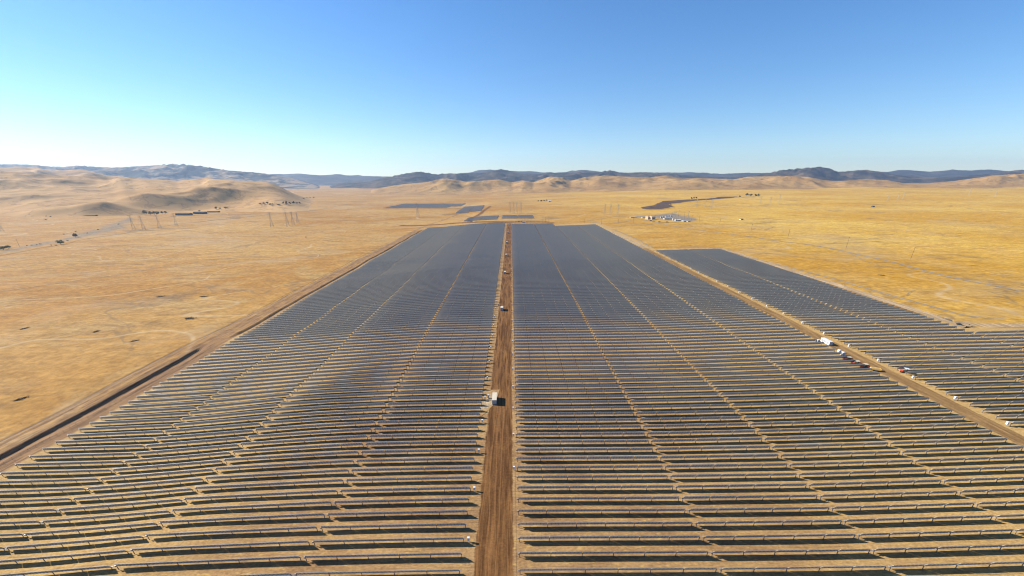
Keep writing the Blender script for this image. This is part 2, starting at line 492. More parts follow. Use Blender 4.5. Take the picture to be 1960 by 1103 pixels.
# ------------------------------------------------------------------ terrain meshes
def grid_mesh(name, X, Y, Z, mat, attrs=None):
    ny, nx = X.shape
    v = np.stack([X, Y, Z], -1).reshape(-1, 3)
    i = np.arange(ny - 1)[:, None] * nx + np.arange(nx - 1)[None, :]
    q = np.stack([i, i + 1, i + nx + 1, i + nx], -1).reshape(-1, 4)
    me = bpy.data.meshes.new(name)
    me.vertices.add(len(v)); me.vertices.foreach_set('co', v.astype(np.float32).ravel())
    me.loops.add(q.size); me.loops.foreach_set('vertex_index', q.astype(np.int32).ravel())
    me.polygons.add(len(q)); me.polygons.foreach_set('loop_start', np.arange(0, q.size, 4, dtype=np.int32))
    me.polygons.foreach_set('use_smooth', np.ones(len(q), dtype=bool))
    for k, a in (attrs or {}).items():
        at_ = me.attributes.new(k, 'FLOAT', 'POINT'); at_.data.foreach_set('value', a.astype(np.float32).ravel())
    me.materials.append(mat)
    me.update(calc_edges=True); me.validate()
    o = bpy.data.objects.new(name, me); col.objects.link(o)
    o['kind'] = 'structure'
    return o

Y_FIRST, PITCH_Y = 76.5, 5.305
def inside(x0, x1, y0, y1, s=1.2):
    return sstep(x0 - s, x0 + s, MX) * sstep(x1 + s, x1 - s, MX) * sstep(y0 - 3, y0 + 3, MY) * sstep(y1 + 3, y1 - 3, MY)
dirt = np.maximum.reduce([inside(-205, 0, -100, 1040), inside(0, 207, -100, 1008), inside(195, 302, -100, 590), inside(290, 420, -100, 252)])
raw = np.maximum.reduce([inside(-212, -200, -100, 275) * .62, inside(-219.5, -209, -100, 272) * 1.0, inside(-232, -219, -100, 272) * .52, inside(-226, -203, 268, 1000) * .55])
grid_mesh("ground", MX, MY, GZ, M['ground'], {'dirt': dirt, 'raw': raw})

# ------------------------------------------------------------------ hills and mountains
def elev_tan(py): return math.tan(-PITCH - math.atan((py - PCY) / FPX))
UK = FPX / math.cos(PITCH)

def hill_range(name, sky, Y0, Yc, Y1, mat, L, rel=.5, warp=.25, oct=6, nu=420, nv=110, seed=0.0, lumps=(), pad=0.35, p=1.0, crest_n=.0):
    """a range of hills whose crest stands at depth Yc along the measured skyline"""
    sky = sorted(sky)
    us = np.array([(x - VPX) / UK for x, _ in sky]); es = np.array([elev_tan(y) for _, y in sky])
    u = np.linspace(us[0] - pad, us[-1] + pad, nu)
    e = np.interp(u, us, es)
    edge = sstep(us[0] - pad, us[0] - pad * .15, u) * sstep(us[-1] + pad, us[-1] + pad * .15, u)
    Y = np.linspace(Y0, Y1, nv)
    U, YY = np.meshgrid(u, Y)
    XX = U * YY
    base = gz(XX, np.clip(YY, 0, 8900)) - 4
    cz = np.maximum(CAM_H + e * Yc, 6)[None, :]
    wv = warp * fbm(XX / (L * 2.2) + seed, YY / (L * 2.2) + seed, 3)
    t = np.where(YY < Yc, (YY - Y0) / (Yc - Y0), 1 - (YY - Yc) / (Y1 - Yc) )
    tw = np.clip(t + wv * 4 * t * (1 - t), 0, 1)
    g = (tw * tw * (3 - 2 * tw)) ** p
    r = ridged(XX / L + seed * 1.7 + .25 * fbm(XX / L, YY / L, 2), YY / L - seed, oct, .46)
    win = np.clip(3.2 * t * (1.25 - t), 0, 1)
    h = (cz - base) * g * (1 - rel * win * (1 - r))
    h = h + rel * .35 * (cz - base) * win * (r - .5) * np.clip(1.3 * (1 - t), 0, 1)
    z = base + np.maximum(h, 0)
    # scale every column so that its skyline sits where the photograph has it
    app = ((z - CAM_H) / YY)
    for it in range(3):
        app = (z - CAM_H) / YY
        mx = app.max(0)
        add = (e - mx)
        kk = np.exp(-.5 * (np.arange(-6, 7) / 2.2) ** 2); kk /= kk.sum()
        add = np.convolve(np.pad(add, 6, mode='edge'), kk, mode='valid')
        z = z + add[None, :] * YY * np.clip(g, 0, 1)
    if name == 'golden_hills':            # the spur runs out on to the plain at its right-hand end
        un = u[None, :] + .012 * perlin(XX / 300, YY / 240) - .02 * (YY - Yc) / Yc
        z = base + (z - base) * sstep((612 - VPX) / UK, (520 - VPX) / UK, un)
    z = base + (z - base) * edge[None, :]
    for (px, py, h_, la, wf, wb, ang) in lumps:
        cx, cy, cz_ = at(px, py)
        ca, sa = math.cos(R(ang)), math.sin(R(ang))
        a = (XX - cx) * ca + (YY - cy) * sa
        b = -(XX - cx) * sa + (YY - cy) * ca
        b = b + 14 * fbm(XX / 190 + px, YY / 190, 2) - .0009 * a * a
        prof = np.where(b < 0, np.clip(1 + b / wf, 0, 1) ** 1.15, np.exp(-(b / wb) ** 2))
        bump = h_ * np.exp(-(np.abs(a) / la) ** 2.2) * prof
        z = z + bump * (1 + .14 * fbm(XX / 90 + px, YY / 90, 2)) * sstep(Y0 + 20, Y0 + 240, YY + 70 * perlin(XX / 160, YY / 300))
    if name == 'golden_hills': HILLS.append((u, Y, z))
    return grid_mesh(name, XX, YY, z, mat)

# far ridges first
hill_range("far_mountains", [(-200, 326), (0, 330), (480, 338), (522, 333.6), (578, 332.5), (617, 336), (642, 333.6), (680, 336), (737, 338), (800, 340), (900, 330), (925, 325), (945, 325), (978, 328), (1006, 327.6), (1057, 331), (1100, 327), (1121, 325), (1146, 329), (1200, 331), (1330, 330), (1381, 333), (1419, 331), (1470, 331), (1560, 330), (1640, 330), (1689, 329), (1729, 325), (1778, 329), (1818, 325), (1854, 326.5), (1889, 324), (1924, 328), (1990, 331), (2300, 333)], 8800, 11200, 12600, M['far_hill'], 1500, .45, .2, 5, 460, 70, 4.1)
hill_range("oak_mountains", [(-400, 318), (0, 315), (40, 314.6), (84, 315.7), (100, 318), (130, 319.5), (165, 317), (190, 319), (230, 321), (270, 318.5), (300, 317), (332, 314.4), (365, 314.6), (400, 319), (440, 326), (502, 331), (530, 336), (560, 341), (600, 352), (640, 366)], 5200, 7600, 8700, M['oak_hill'], 800, .50, .35, 5, 560, 160, 1.3)
hill_range("chaparral_mountains", [(560, 372), (604, 361.6), (630, 356), (655, 350), (706, 346.8), (735, 341), (770, 333.6), (790, 330.5), (805, 328.5), (820, 331), (834, 334), (858, 332), (880, 332.5), (922, 331), (940, 327), (960, 324), (978, 328), (1000, 333), (1030, 334), (1057, 331), (1080, 331), (1121, 330), (1146, 329.7), (1166, 325.8), (1187, 331), (1233, 329.6), (1279, 332), (1320, 336), (1360, 338.5), (1400, 339), (1440, 336), (1470, 331.5), (1490, 326), (1521, 323), (1564, 319.3), (1585, 323), (1601, 329), (1632, 326.5), (1653, 325), (1689, 330), (1720, 336), (1780, 339), (1820, 339), (1880, 334), (1924, 328), (1948, 325), (1990, 327), (2200, 329)], 5900, 7700, 8700, M['chaparral'], 760, .62, .35, 6, 900, 170, 2.6, p=.9)
hill_range("foothills", [(600, 374), (700, 364), (751, 355.7), (780, 352), (815, 349), (850, 341.7), (870, 344), (891, 348), (917, 346.5), (955, 343.5), (980, 349), (1001, 345.5), (1021, 349), (1052, 338), (1077, 340), (1093, 346), (1121, 339), (1158, 336.3), (1202, 338.5), (1243, 339.7), (1273, 336), (1304, 342), (1342, 341), (1406, 343.6), (1431, 338.5), (1498, 337), (1546, 338.5), (1578, 345), (1606, 347), (1660, 343), (1700, 345), (1736, 351), (1780, 351), (1830, 346.6), (1901, 336), (1960, 332.5), (2200, 330)], 3350, 4750, 6000, M['foothill'], 560, .55, .4, 5, 900, 190, 3.7, p=1.1)
hill_range("pale_hills", [(-400, 320), (0, 323), (51, 319), (84, 321), (110, 327), (140, 326), (165, 324.5), (180, 327), (206, 335), (250, 340), (290, 350)], 2700, 4200, 5000, M['hill'], 620, .5, .3, 4, 220, 90, 6.2)
hill_range("golden_hills", [(-500, 322), (0, 327.4), (51, 330.5), (127, 336.6), (178, 337.6), (255, 341), (306, 344), (340, 346.5), (370, 343.5), (398, 341), (434, 345), (451, 346), (510, 349), (538, 354), (566, 362), (592, 370)], 1330, 2650, 3300, M['hill'], 700, .40, .30, 4, 640, 300, 5.4,
           lumps=[(118, 412, 30, 170, 110, 110, 30), (205, 410, 22, 130, 95, 95, 22), (0, 421, 17, 120, 75, 80, 24), (262, 404, 23, 130, 95, 95, 34), (330, 402, 29, 160, 105, 95, 30), (398, 398, 35, 180, 120, 115, 26), (462, 391, 33, 180, 125, 125, 44)], pad=.3)

# ------------------------------------------------------------------ roads and ground patches
def gattr(A, x, y):
    i = np.clip(np.searchsorted(GX, x, side='right') - 1, 0, len(GX) - 2)
    j = np.clip(np.searchsorted(GY, y, side='right') - 1, 0, len(GY) - 2)
    u = np.clip((x - GX[i]) / (GX[i + 1] - GX[i]), 0, 1); v = np.clip((y - GY[j]) / (GY[j + 1] - GY[j]), 0, 1)
    return (A[j, i] * (1 - u) * (1 - v) + A[j, i + 1] * u * (1 - v) + A[j + 1, i] * (1 - u) * v + A[j + 1, i + 1] * u * v)

def strip(name, pts, w, mat, lift=.08, step=6.0, jit=.35, ramp=None):
    """a ribbon of dirt or gravel laid over the ground; pts are ground points (x, y)"""
    ramp = ramp or max(1.2, w * .22)
    w = w + ramp * .9
    P = [Vector((p[0], p[1])) for p in pts]
    D = []
    for i in range(len(P) - 1):
        n = max(1, int((P[i + 1] - P[i]).length / step))
        for k in range(n):
            t = k / n
            p0 = P[max(i - 1, 0)]; p3 = P[min(i + 2, len(P) - 1)]
            a, b = P[i], P[i + 1]
            D.append(0.5 * ((2 * a) + (b - p0) * t + (2 * p0 - 5 * a + 4 * b - p3) * t * t + (3 * a - p0 - 3 * b + p3) * t ** 3))
    D.append(P[-1])
    n = len(D); m = max(5, int(w / 1.2) | 1)
    X = np.zeros((n, m)); Y = np.zeros((n, m))
    for i in range(n):
        d = (D[min(i + 1, n - 1)] - D[max(i - 1, 0)]).normalized(); s = Vector((d.y, -d.x))
        for j in range(m):
            o = (j / (m - 1) - .5) * w
            if j in (0, m - 1): o += jit * float(perlin(i * step / 11.0 + w, j * 3.1 + .5)) * 2
            q = D[i] + s * o
            X[i, j], Y[i, j] = q.x, q.y
    lf = lift + np.clip((Y - 500) / 500, 0, 6) * .06
    Z = np.vectorize(gs)(X, Y) + lf if Y.max() > 1250 else gz(X, Y) + lf
    j = np.arange(m) / (m - 1)
    E = np.tile(np.clip(np.minimum(j, 1 - j) * w / ramp, 0, 1), (n, 1))
    ends = np.clip(np.minimum(np.arange(n), np.arange(n)[::-1]) / 3.0, 0, 1)
    E = np.minimum(E, ends[:, None])
    return grid_mesh(name, X, Y, Z, mat, {'edge': E, 'dirt': gattr(dirt, X, Y), 'raw': gattr(raw, X, Y)})

def pxs(l): return [at(*p)[:2] for p in l]

def patch(name, poly, mat, lift=.3, n=26, soft=2.2):
    """a filled area of the ground: outline given as ground points"""
    P = np.array(poly)
    # two-sided sweep between matching halves of the outline
    h = len(P) // 2
    A, B = P[:h], P[h:][::-1]
    def res(Q, k):
        d = np.r_[0, np.cumsum(np.hypot(*np.diff(Q, axis=0).T))]; t = np.linspace(0, d[-1], k)
        return np.stack([np.interp(t, d, Q[:, 0]), np.interp(t, d, Q[:, 1])], -1)
    A, B = res(A, n * 3), res(B, n * 3)
    w = np.linspace(0, 1, n)[None, :, None]
    G = A[:, None, :] * (1 - w) + B[:, None, :] * w
    X, Y = G[..., 0], G[..., 1]
    jx = perlin(X / 45, Y / 45) * 5; jy = perlin(X / 45 + 9, Y / 45) * 5
    X, Y = X + jx, Y + jy
    jj = np.linspace(0, 1, n)[None, :]; ii = np.linspace(0, 1, n * 3)[:, None]
    E = np.clip(np.minimum(np.minimum(jj, 1 - jj) * soft, np.minimum(ii, 1 - ii) * 14) + 0 * X, 0, 1)
    return grid_mesh(name, X, Y, gz(X, Y) + lift, mat, {'edge': E, 'dirt': gattr(dirt, X, Y), 'raw': gattr(raw, X, Y)})

strip("dirt_road", [(-4.6, -60), (-4.6, 200), (-4.2, 400), (-3.6, 700), (-3.2, 1046)], 10.6, M['road'], .05, 5, .55)
strip("tan_dirt_road", [(194.2, 40), (194.2, 300), (194.4, 560), (194.6, 640)], 8.0, M['road_tan'], .06, 5, .5)
strip("perimeter_road", [(-228.6, -60), (-228.6, 260), (-226, 420), (-223, 700), (-222, 960), (-221, 1050)] + pxs([(852, 420.5), (878, 409), (905, 401), (930, 395)]), 5.0, M['track'], .06, 6, .4)
strip("fence_path", [(-203.0, 290), (-203.2, 600), (-203.2, 1035)], 2.6, M['track'], .05, 6, .3)
strip("cross_road", pxs([(762, 432), (836, 430.5), (880, 427), (970, 426.4), (1020, 427), (1066, 427)]), 20, M['road'], .16, 6, 1.0)
strip("cross_road", pxs([(905, 424.6), (940, 424.2), (1000, 424.5), (1052, 424)]), 9, M['road'], .22, 6, 1.0)
strip("block_road", pxs([(897, 425), (908, 416), (925, 404.5), (938, 395)]), 11, M['road'], .3, 6, .6)
strip("edge_track", pxs([(1139, 434), (1180, 449), (1238, 476)]), 8.0, M['pale_track'], .14, 5, .5)
strip("edge_track", [(200, 600), (250, 600), (291, 596), (298, 575), (298, 280)] + [(303, 264), (320, 257), (400, 255)], 8.0, M['pale_track'], .12, 5, .5)
strip("edge_track", [(292.5, 560), (292.5, 275)], 3.2, M['road_tan'], .16, 5, .4)
strip("two_track", pxs([(1169, 438), (1202, 451), (1233, 466), (1250, 473), (1300, 473.5), (1352, 474), (1400, 484), (1457, 499), (1530, 517), (1600, 535), (1640, 547), (1713, 568), (1779, 586), (1836, 602), (1885, 609), (1960, 611)]), 4.2, M['two_track'], .12, 6, .3)
strip("gravel_road", pxs([(1120, 424), (1165, 428), (1215, 421), (1245, 424), (1294, 434), (1355, 443), (1432, 453), (1483, 461), (1559, 470.5), (1606, 479), (1689, 497.5), (1783, 522), (1854, 538), (1913, 549), (1990, 566)]), 5.0, M['asphalt'], .14, 8, .2)
strip("ranch_track", pxs([(1070, 425.5), (1119, 424), (1170, 416), (1215, 413.5)]), 4.0, M['two_track'], .25, 10, .3)
strip("valley_road", pxs([(200, 452), (275, 440), (383, 425), (500, 412.6), (560, 406.5), (617, 400.5), (668, 391), (700, 388)]), 5, M['asphalt'], .3, 16, .3)
strip("valley_road", pxs([(160, 413.5), (250, 413), (332, 413.5), (420, 411), (500, 410.2)]), 7, M['gravel'], .3, 16, .5)
strip("block_road", pxs([(728, 400.5), (800, 400), (885, 399.5)]), 10, M['road'], .4, 12, .6)
strip("inverter_pad", [(-16.5, 158.5), (-9.2, 171), (-9.0, 182)], 5.2, M['pad'], .10, 3, .8)
patch("plowed_field", pxs([(1220, 398), (1250, 393), (1268, 385), (1330, 382), (1381, 376.2), (1416, 375.8), (1417, 377.2), (1355, 383), (1324, 385.5), (1279, 392), (1293, 397), (1266, 401.5), (1238, 401.5), (1222, 399)]), M['plowed'], .6, 26, 6)
patch("creek_bed", pxs([(-30, 484), (0, 479), (76, 462), (115, 456), (122, 444), (204, 425), (245, 416), (268, 418), (266, 432), (281, 437), (204, 452), (102, 471), (0, 490), (-30, 497)]), M['wash'], .3)
patch("substation_yard", pxs([(1208, 414), (1250, 411.5), (1300, 405), (1336, 413), (1345, 422), (1318, 424.5), (1290, 426), (1262, 426), (1232, 421.5), (1210, 416.5)]), M['gravel'], .35)

strip("cattle_trail", pxs([(-20, 527), (120, 526), (250, 527.5), (380, 525), (505, 523)]), 1.6, M['pale_track'], .14, 6, .3)
strip("cattle_trail", pxs([(-20, 560), (90, 545), (210, 528), (330, 508), (470, 492)]), 1.4, M['pale_track'], .14, 6, .3)
strip("cattle_trail", pxs([(1755, 554), (1742, 561), (1738, 566), (1722, 569)]), 1.3, M['two_track'], .12, 4, .3)
strip("cattle_trail", pxs([(1565, 476), (1620, 482), (1660, 501), (1700, 512), (1780, 523)]), 1.6, M['two_track'], .14, 6, .4)

# ------------------------------------------------------------------ solar tables
TAU, CH, HUB, BAY, NMOD = R(62), 2.14, 1.46, 8.6, 8
vC = Vector((0, -math.cos(TAU), math.sin(TAU)))     # up the chord, high edge towards the camera
vN = Vector((0, math.sin(TAU), math.cos(TAU)))      # front face normal
def slab(mb, x0, x1, c0, c1, n0, n1, mats):
    o = Vector((0, 0, HUB))
    P = lambda x, c, n: Vector((x, 0, 0)) + o + vC * c + vN * n
    v = [P(x0, c0, n0), P(x1, c0, n0), P(x1, c1, n0), P(x0, c1, n0), P(x0, c0, n1), P(x1, c0, n1), P(x1, c1, n1), P(x0, c1, n1)]
    mb.add(v, [(0, 1, 2, 3), (7, 6, 5, 4), (0, 4, 5, 1), (1, 5, 6, 2), (2, 6, 7, 3), (3, 7, 4, 0)], mats)

def uv_planar(me):
    uv = me.uv_layers.new(name="UVMap")
    for p in me.polygons:
        for li in p.loop_indices:
            c = me.vertices[me.loops[li].vertex_index].co
            uv.data[li].uv = (c.x, (Vector(c) - Vector((0, 0, HUB))).dot(vC))

NOFF = .10
mbm = MB()
mw = (BAY - .26) / NMOD
for i in range(NMOD):
    a = .13 + i * mw
    slab(mbm, a + .012, a + mw - .012, -CH / 2, CH / 2, NOFF, NOFF + .045, [0, 1, 2, 0, 2, 0])
    slab(mbm, a - .026, a + .026, -.95, .95, .045, NOFF - .004, 3)
me_bay = mbm.mesh("module_row", [M['back'], M['glass'], M['alu'], M['bracket']]); uv_planar(me_bay)
mbp = MB()
mbp.box(-.09, .09, -.05, .05, -.9, HUB - .12, 0)
mbp.bar((-.10, 0, HUB), (.10, 0, HUB), .13, 8)
me_post = mbp.mesh("post", M['post'])
def tube_mesh(nb):
    mb = MB(); mb.bar((-.68, 0, HUB), (nb * BAY + .68, 0, HUB), .068, 8)
    return mb.mesh("torque_tube", M['steel'])
me_tube = {5: tube_mesh(5), 6: tube_mesh(6)}
mbd = MB(); mbd.box(-.42, -.12, -.16, .16, HUB - .30, HUB + .17, 0); mbd.bar((-.27, .16, HUB - .1), (-.27, .42, HUB - .1), .09, 6)
me_drive = mbd.mesh("slew_drive", M['steel'])

GAPX = 1.4
cols = []
x = -13.5
for i, nb in enumerate((5, 6, 5, 5)):
    x -= nb * BAY; cols.append((x, nb, 'L', i + 1, 1041 if i < 2 else 1040)); x -= GAPX
x = 2.4
for i, nb in enumerate((6, 5, 5, 5)):
    cols.append((x, nb, 'R', i + 1, 1006 if i < 2 else 955)); x += nb * BAY + GAPX
x = 200.6
for i in range(2):
    cols.append((x, 5, 'B', i + 1, 583)); x += 5 * BAY + GAPX
for i in range(2, 4):
    cols.append((x, 5, 'B', i + 1, 241)); x += 5 * BAY + GAPX

SIDE = {'L': "left of the brown road", 'R': "right of the brown road", 'B': "right of the tan road"}
tables = []
for (x0, nb, blk, sec, yend) in cols:
    k = 0
    while True:
        y = Y_FIRST + PITCH_Y * k
        if y > yend: break
        z0 = float(gz(x0, y)); z1 = float(gz(x0 + nb * BAY, y)); zm = float(gz(x0 + nb * BAY / 2, y))
        zo = (zm - (z0 + z1) / 2) * .5
        a = proj(x0, y, z0 + HUB); b = proj(x0 + nb * BAY, y, z1 + HUB)
        vis = b[0] > 2 and a[0] < 1958 and min(a[1], b[1]) < 1101
        lo, hi = max(a[0], 0), min(b[0], 1960)
        tables.append([(x0, y, z0 + zo, z1 + zo, nb, blk, sec, k), vis, max(hi - lo, 0) * FPX / a[2]])
        k += 1
ordr = sorted([t for t in tables if t[1]], key=lambda t: -t[2])
near = {id(t) for t in ordr[:300]}

protos = {}
def make_table(nb):
    root = empty("solar_table", (0, 0, 0))
    link("torque_tube", me_tube[nb], root)
    for i in range(nb + 1): link("post", me_post, root, (i * BAY, 0, 0))
    for i in range(nb):
        o = link("module_row", me_bay, root, (i * BAY, 0, 0)); o['kind'] = 'stuff'
    link("slew_drive", me_drive, root)
    return root

# simple far version of one table, as arrays
def far_arrays(nb):
    mb = MB()
    for i in range(nb):
        slab(mb, i * BAY + .08, (i + 1) * BAY - .08, -CH / 2, CH / 2, NOFF, NOFF + .045, [0, 1, 2, 0, 2, 0])
    for i in range(nb + 1): mb.box(i * BAY - .08, i * BAY + .08, -.05, .05, -.8, HUB + .05, 3)
    o = HUB
    mb.box(-.68, nb * BAY + .68, -.05, .05, o - .05, o + .05, 4)
    return np.array(mb.v), np.array(mb.f), np.array(mb.mi)
FAR = {5: far_arrays(5), 6: far_arrays(6)}
M['far_steel'] = simple("dimmed_tube_steel", (.16, .15, .14), .7, .15, .5)  # tube colour darkened to mute sunlit streaks in the far bay gaps
FAR_MATS = [M['back'], M['glass'], M['alu'], M['post'], M['far_steel']]

def build_far(name, items, label, cat=None, group=None):
    V, F, I = [], [], []
    n = 0
    for (x0, y, z0, z1, nb) in items:
        v, f, mi = FAR[nb]
        L = nb * BAY
        w = v + np.array([x0, y, 0])
        w[:, 2] += z0 + (z1 - z0) * v[:, 0] / L
        V.append(w); F.append(f + n); I.append(mi); n += len(v)
    V = np.concatenate(V); F = np.concatenate(F); I = np.concatenate(I)
    me = bpy.data.meshes.new(name)
    me.vertices.add(len(V)); me.vertices.foreach_set('co', V.astype(np.float32).ravel())
    me.loops.add(F.size); me.loops.foreach_set('vertex_index', F.astype(np.int32).ravel())
    me.polygons.add(len(F)); me.polygons.foreach_set('loop_start', np.arange(0, F.size, 4, dtype=np.int32))
    me.polygons.foreach_set('use_smooth', np.zeros(len(F), dtype=bool))
    for m in FAR_MATS: me.materials.append(m)
    me.polygons.foreach_set('material_index', I.astype(np.int32))
    uv = me.uv_layers.new(name="UVMap")
    uv.data.foreach_set('uv', np.full(F.size * 2, .09, dtype=np.float32))
    me.update(calc_edges=True)
    o = link(name, me)
    return tag(o, label, cat, group, 'stuff')

far_items = []
for t in tables:
    (x0, y, z0, z1, nb, blk, sec, k) = t[0]
    if id(t) in near:
        if nb not in protos:
            protos[nb] = make_table(nb); o = protos[nb]
        else:
            o = copy_tree(protos[nb])
        o.location = (x0, y, z0)
        o.rotation_euler = (R(random.uniform(-1.1, 1.1)), -math.atan2(z1 - z0, nb * BAY), 0)
        tag(o, f"dark solar table in the {ordinal(k + 1)} row from the camera, {ordinal(sec)} {SIDE[blk]}", "solar table", "solar tables in rows beside the dirt roads")
    else:
        far_items.append((x0, y, z0, z1, nb))
build_far("solar_tables", far_items, "farther rows of solar tables filling the field between the dirt roads", "solar tables", "solar tables in rows beside the dirt roads")

def far_block(poly_px, label, gap_after):
    (xa, ya), (xb, yb), (xc, yc), (xd, yd) = pxs(poly_px)     # near-left, near-right, far-right, far-left
    y0, y1 = (ya + yb) / 2, (yc + yd) / 2
    its = []
    y = y0
    while y < y1:
        t = (y - y0) / (y1 - y0)
        l, r = xa + (xd - xa) * t, xb + (xc - xb) * t
        x, i = l, 0
        while x + 5 * BAY < r + 8:
            its.append((x, y, float(gz(x, y)), float(gz(x + 5 * BAY, y)), 5))
            i += 1
            x += 5 * BAY + (1.8 if i == gap_after else .3)
        y += PITCH_Y
    build_far("solar_tables", its, label, "solar tables", "solar blocks beyond the main field")
far_block([(738, 398.6), (868, 398.6), (889, 390.6), (775, 390.6)], "widest distant block of solar rows, behind the tall lattice tower", 4)
far_block([(874, 407.5), (914, 407.5), (936, 395.2), (892, 395.2)], "distant solar block between the forked dirt tracks, nearer than the widest one", 1)
far_block([(890, 422.6), (953, 422.6), (955, 416), (900, 416)], "small solar block just beyond the cross road, left of the dirt road", 1)
far_block([(960, 418.8), (1022, 418.8), (1016, 413.4), (962, 413.4)], "small solar block just beyond the cross road, right of the dirt road", 1)

# ------------------------------------------------------------------ combiner boxes at the row ends
def make_combiner():
    r = empty("combiner_box", (0, 0, 0))
    MB().bar((-.16, 0, -.4), (-.16, 0, 1.0), .05, 6).build("leg", M['steel'], r)
    MB().bar((.16, 0, -.4), (.16, 0, 1.0), .05, 6).build("leg", M['steel'], r)
    e = MB(); e.box(-.30, .30, -.28, .28, .72, 1.72, 0); e.box(-.36, .36, -.34, .34, 1.72, 1.78, 0)
    e.build("enclosure", M['white'], r)
    d = MB(); d.box(-.25, .25, -.305, -.283, .78, 1.66, 0); d.build("door", M['white'], r)
    return r
comb = None
runs = [('L', -12.2, list(range(2, 176, 4)), "left edge of the brown road", 1), ('R', 1.1, list(range(8, 176, 4)), "right edge of the brown road", 1), ('B', 199.3, list(range(12, 96, 4)), "far edge of the tan road", 1.2)]
for blk, x, ks, where, sc in runs:
    for n, k in enumerate(ks):
        y = Y_FIRST + PITCH_Y * k
        if comb is None: comb = make_combiner(); o = comb
        else: o = copy_tree(comb)
        o.location = (x, y + .25, float(gz(x, y)))
        o.scale = (sc, sc, sc * (.95 if sc > 1 else 1))
        tag(o, f"white combiner box on the {where}, {ordinal(n + 1)} one from the camera", "combiner box", "white combiner boxes at the row ends")

# ------------------------------------------------------------------ inverters along the road
def make_inverter(top):
    r = empty("inverter_container", (0, 0, 0))
    b = MB(); b.box(-1.02, 1.02, 0, 7.5, .34, 2.5, 0); b.build("body", M['grey'] if top == 'cream' else M['white'], r)
    t = MB(); t.box(-1.08, 1.08, -.06, 7.56, 2.503, 2.62, 0); t.build("roof", M['cream'] if top == 'cream' else M['white'], r)
    s = MB(); s.box(-.9, .9, .15, 7.35, -.3, .337, 0); s.build("skid", M['dkgrey'], r)
    for x0, x1 in ((-.94, -.03), (.03, .94)):
        d = MB(); d.box(x0, x1, -.03, -.003, .45, 2.4, 0); d.build("door", M['grey'], r)
    for j in range(3):
        v = MB()
        for q in range(5): v.box(-1.055, -1.023, .7 + j * 2.3, 2.3 + j * 2.3, .8 + q * .3, .95 + q * .3, 0)
        v.build("louvre", M['dkgrey'], r)['kind'] = 'stuff'
    return r
def make_transformer():
    r = empty("transformer_cabinet", (0, 0, 0))
    b = MB(); b.box(-.55, .55, -.5, .5, .1, 1.9, 0); b.build("body", M['grey'], r)
    l = MB(); l.box(-.6, .6, -.55, .55, 1.903, 1.98, 0); l.build("lid", M['white'], r)
    f = MB()
    for i in range(5): f.box(-.5 + i * .22, -.44 + i * .22, -.72, -.503, .3, 1.7, 0)
    f.build("cooling_fin", M['grey'], r)['kind'] = 'stuff'
    p = MB(); p.box(-.8, .8, -.9, .8, -.3, .09, 0); p.build("plinth", M['pad'], r)
    return r
inv = make_inverter('cream'); trf = make_transformer()
inv_px = [((945.5, 775.5), "nearest cream-roofed inverter container on the brown road's edge"), ((960.3, 595.5), "second cream-roofed inverter container up the brown road, with one tall cabinet behind"),
          ((966.3, 525), "third cream-roofed inverter container up the brown road"), ((968.3, 491), "fourth cream-roofed inverter container up the brown road"),
          ((970, 466), "fifth cream-roofed inverter container up the brown road, near two small kiosks"), ((972.2, 447), "farthest cream-roofed inverter container, close to the cross road")]
for i, (p, lab) in enumerate(inv_px):
    x, y, z = at(*p)
    o = inv if i == 0 else copy_tree(inv)
    o.location = (x, y, z); tag(o, lab, "inverter container", "inverter containers along the brown road")
    if i: o.scale = (1, .72, 1)
trf_px = [((934, 762.5), "slim grey cabinet beside the nearest inverter container"), ((953.4, 585), "grey transformer cabinet behind the second inverter container"), ((974.5, 508.5), "lone small cabinet in the middle of the brown road"),
          ((968, 471), "small kiosk left of the road below the fifth inverter"), ((978.5, 468.5), "small kiosk on the road's other edge, opposite the fifth inverter")]
for i, (p, lab) in enumerate(trf_px):
    x, y, z = at(*p)
    o = trf if i == 0 else copy_tree(trf)
    o.location = (x, y, z); tag(o, lab, "transformer cabinet", "transformer cabinets along the brown road")
    if i == 0: o.scale = (.55, .7, .95)
for i, y in enumerate((166.5, )):
    c = MB(); c.bar((0, 0, .25), (1.9, .3, .35), .14, 8); c.box(.5, 1.3, -.3, .5, 0, .5, 0)
    tag(c.build("cable_conduit", M['dkgrey'], None, (-12.0, 170.2, float(gz(-12.0, 170.2)))), "dark cable conduit between slim cabinet and nearest inverter container", "cable conduit")

wi = make_inverter('white'); x, y, z = at(1590.5, 663.2)
wi.location = (x, y, z); wi.name = "white_container"
tag(wi, "white container with a blue round emblem parked beside the tan road", "container")
MB().bar((-1.024, 5.0, 1.75), (-1.045, 5.0, 1.75), .42, 12).build("emblem", M['blue'], wi)
tr2 = copy_tree(trf); xx, yy, zz = at(1565.5, 657); tr2.location = (xx, yy, zz); tr2.scale = (1.3, 1.3, 1.05)
tag(tr2, "pale transformer cabinet at the far end of the white container", "transformer cabinet")

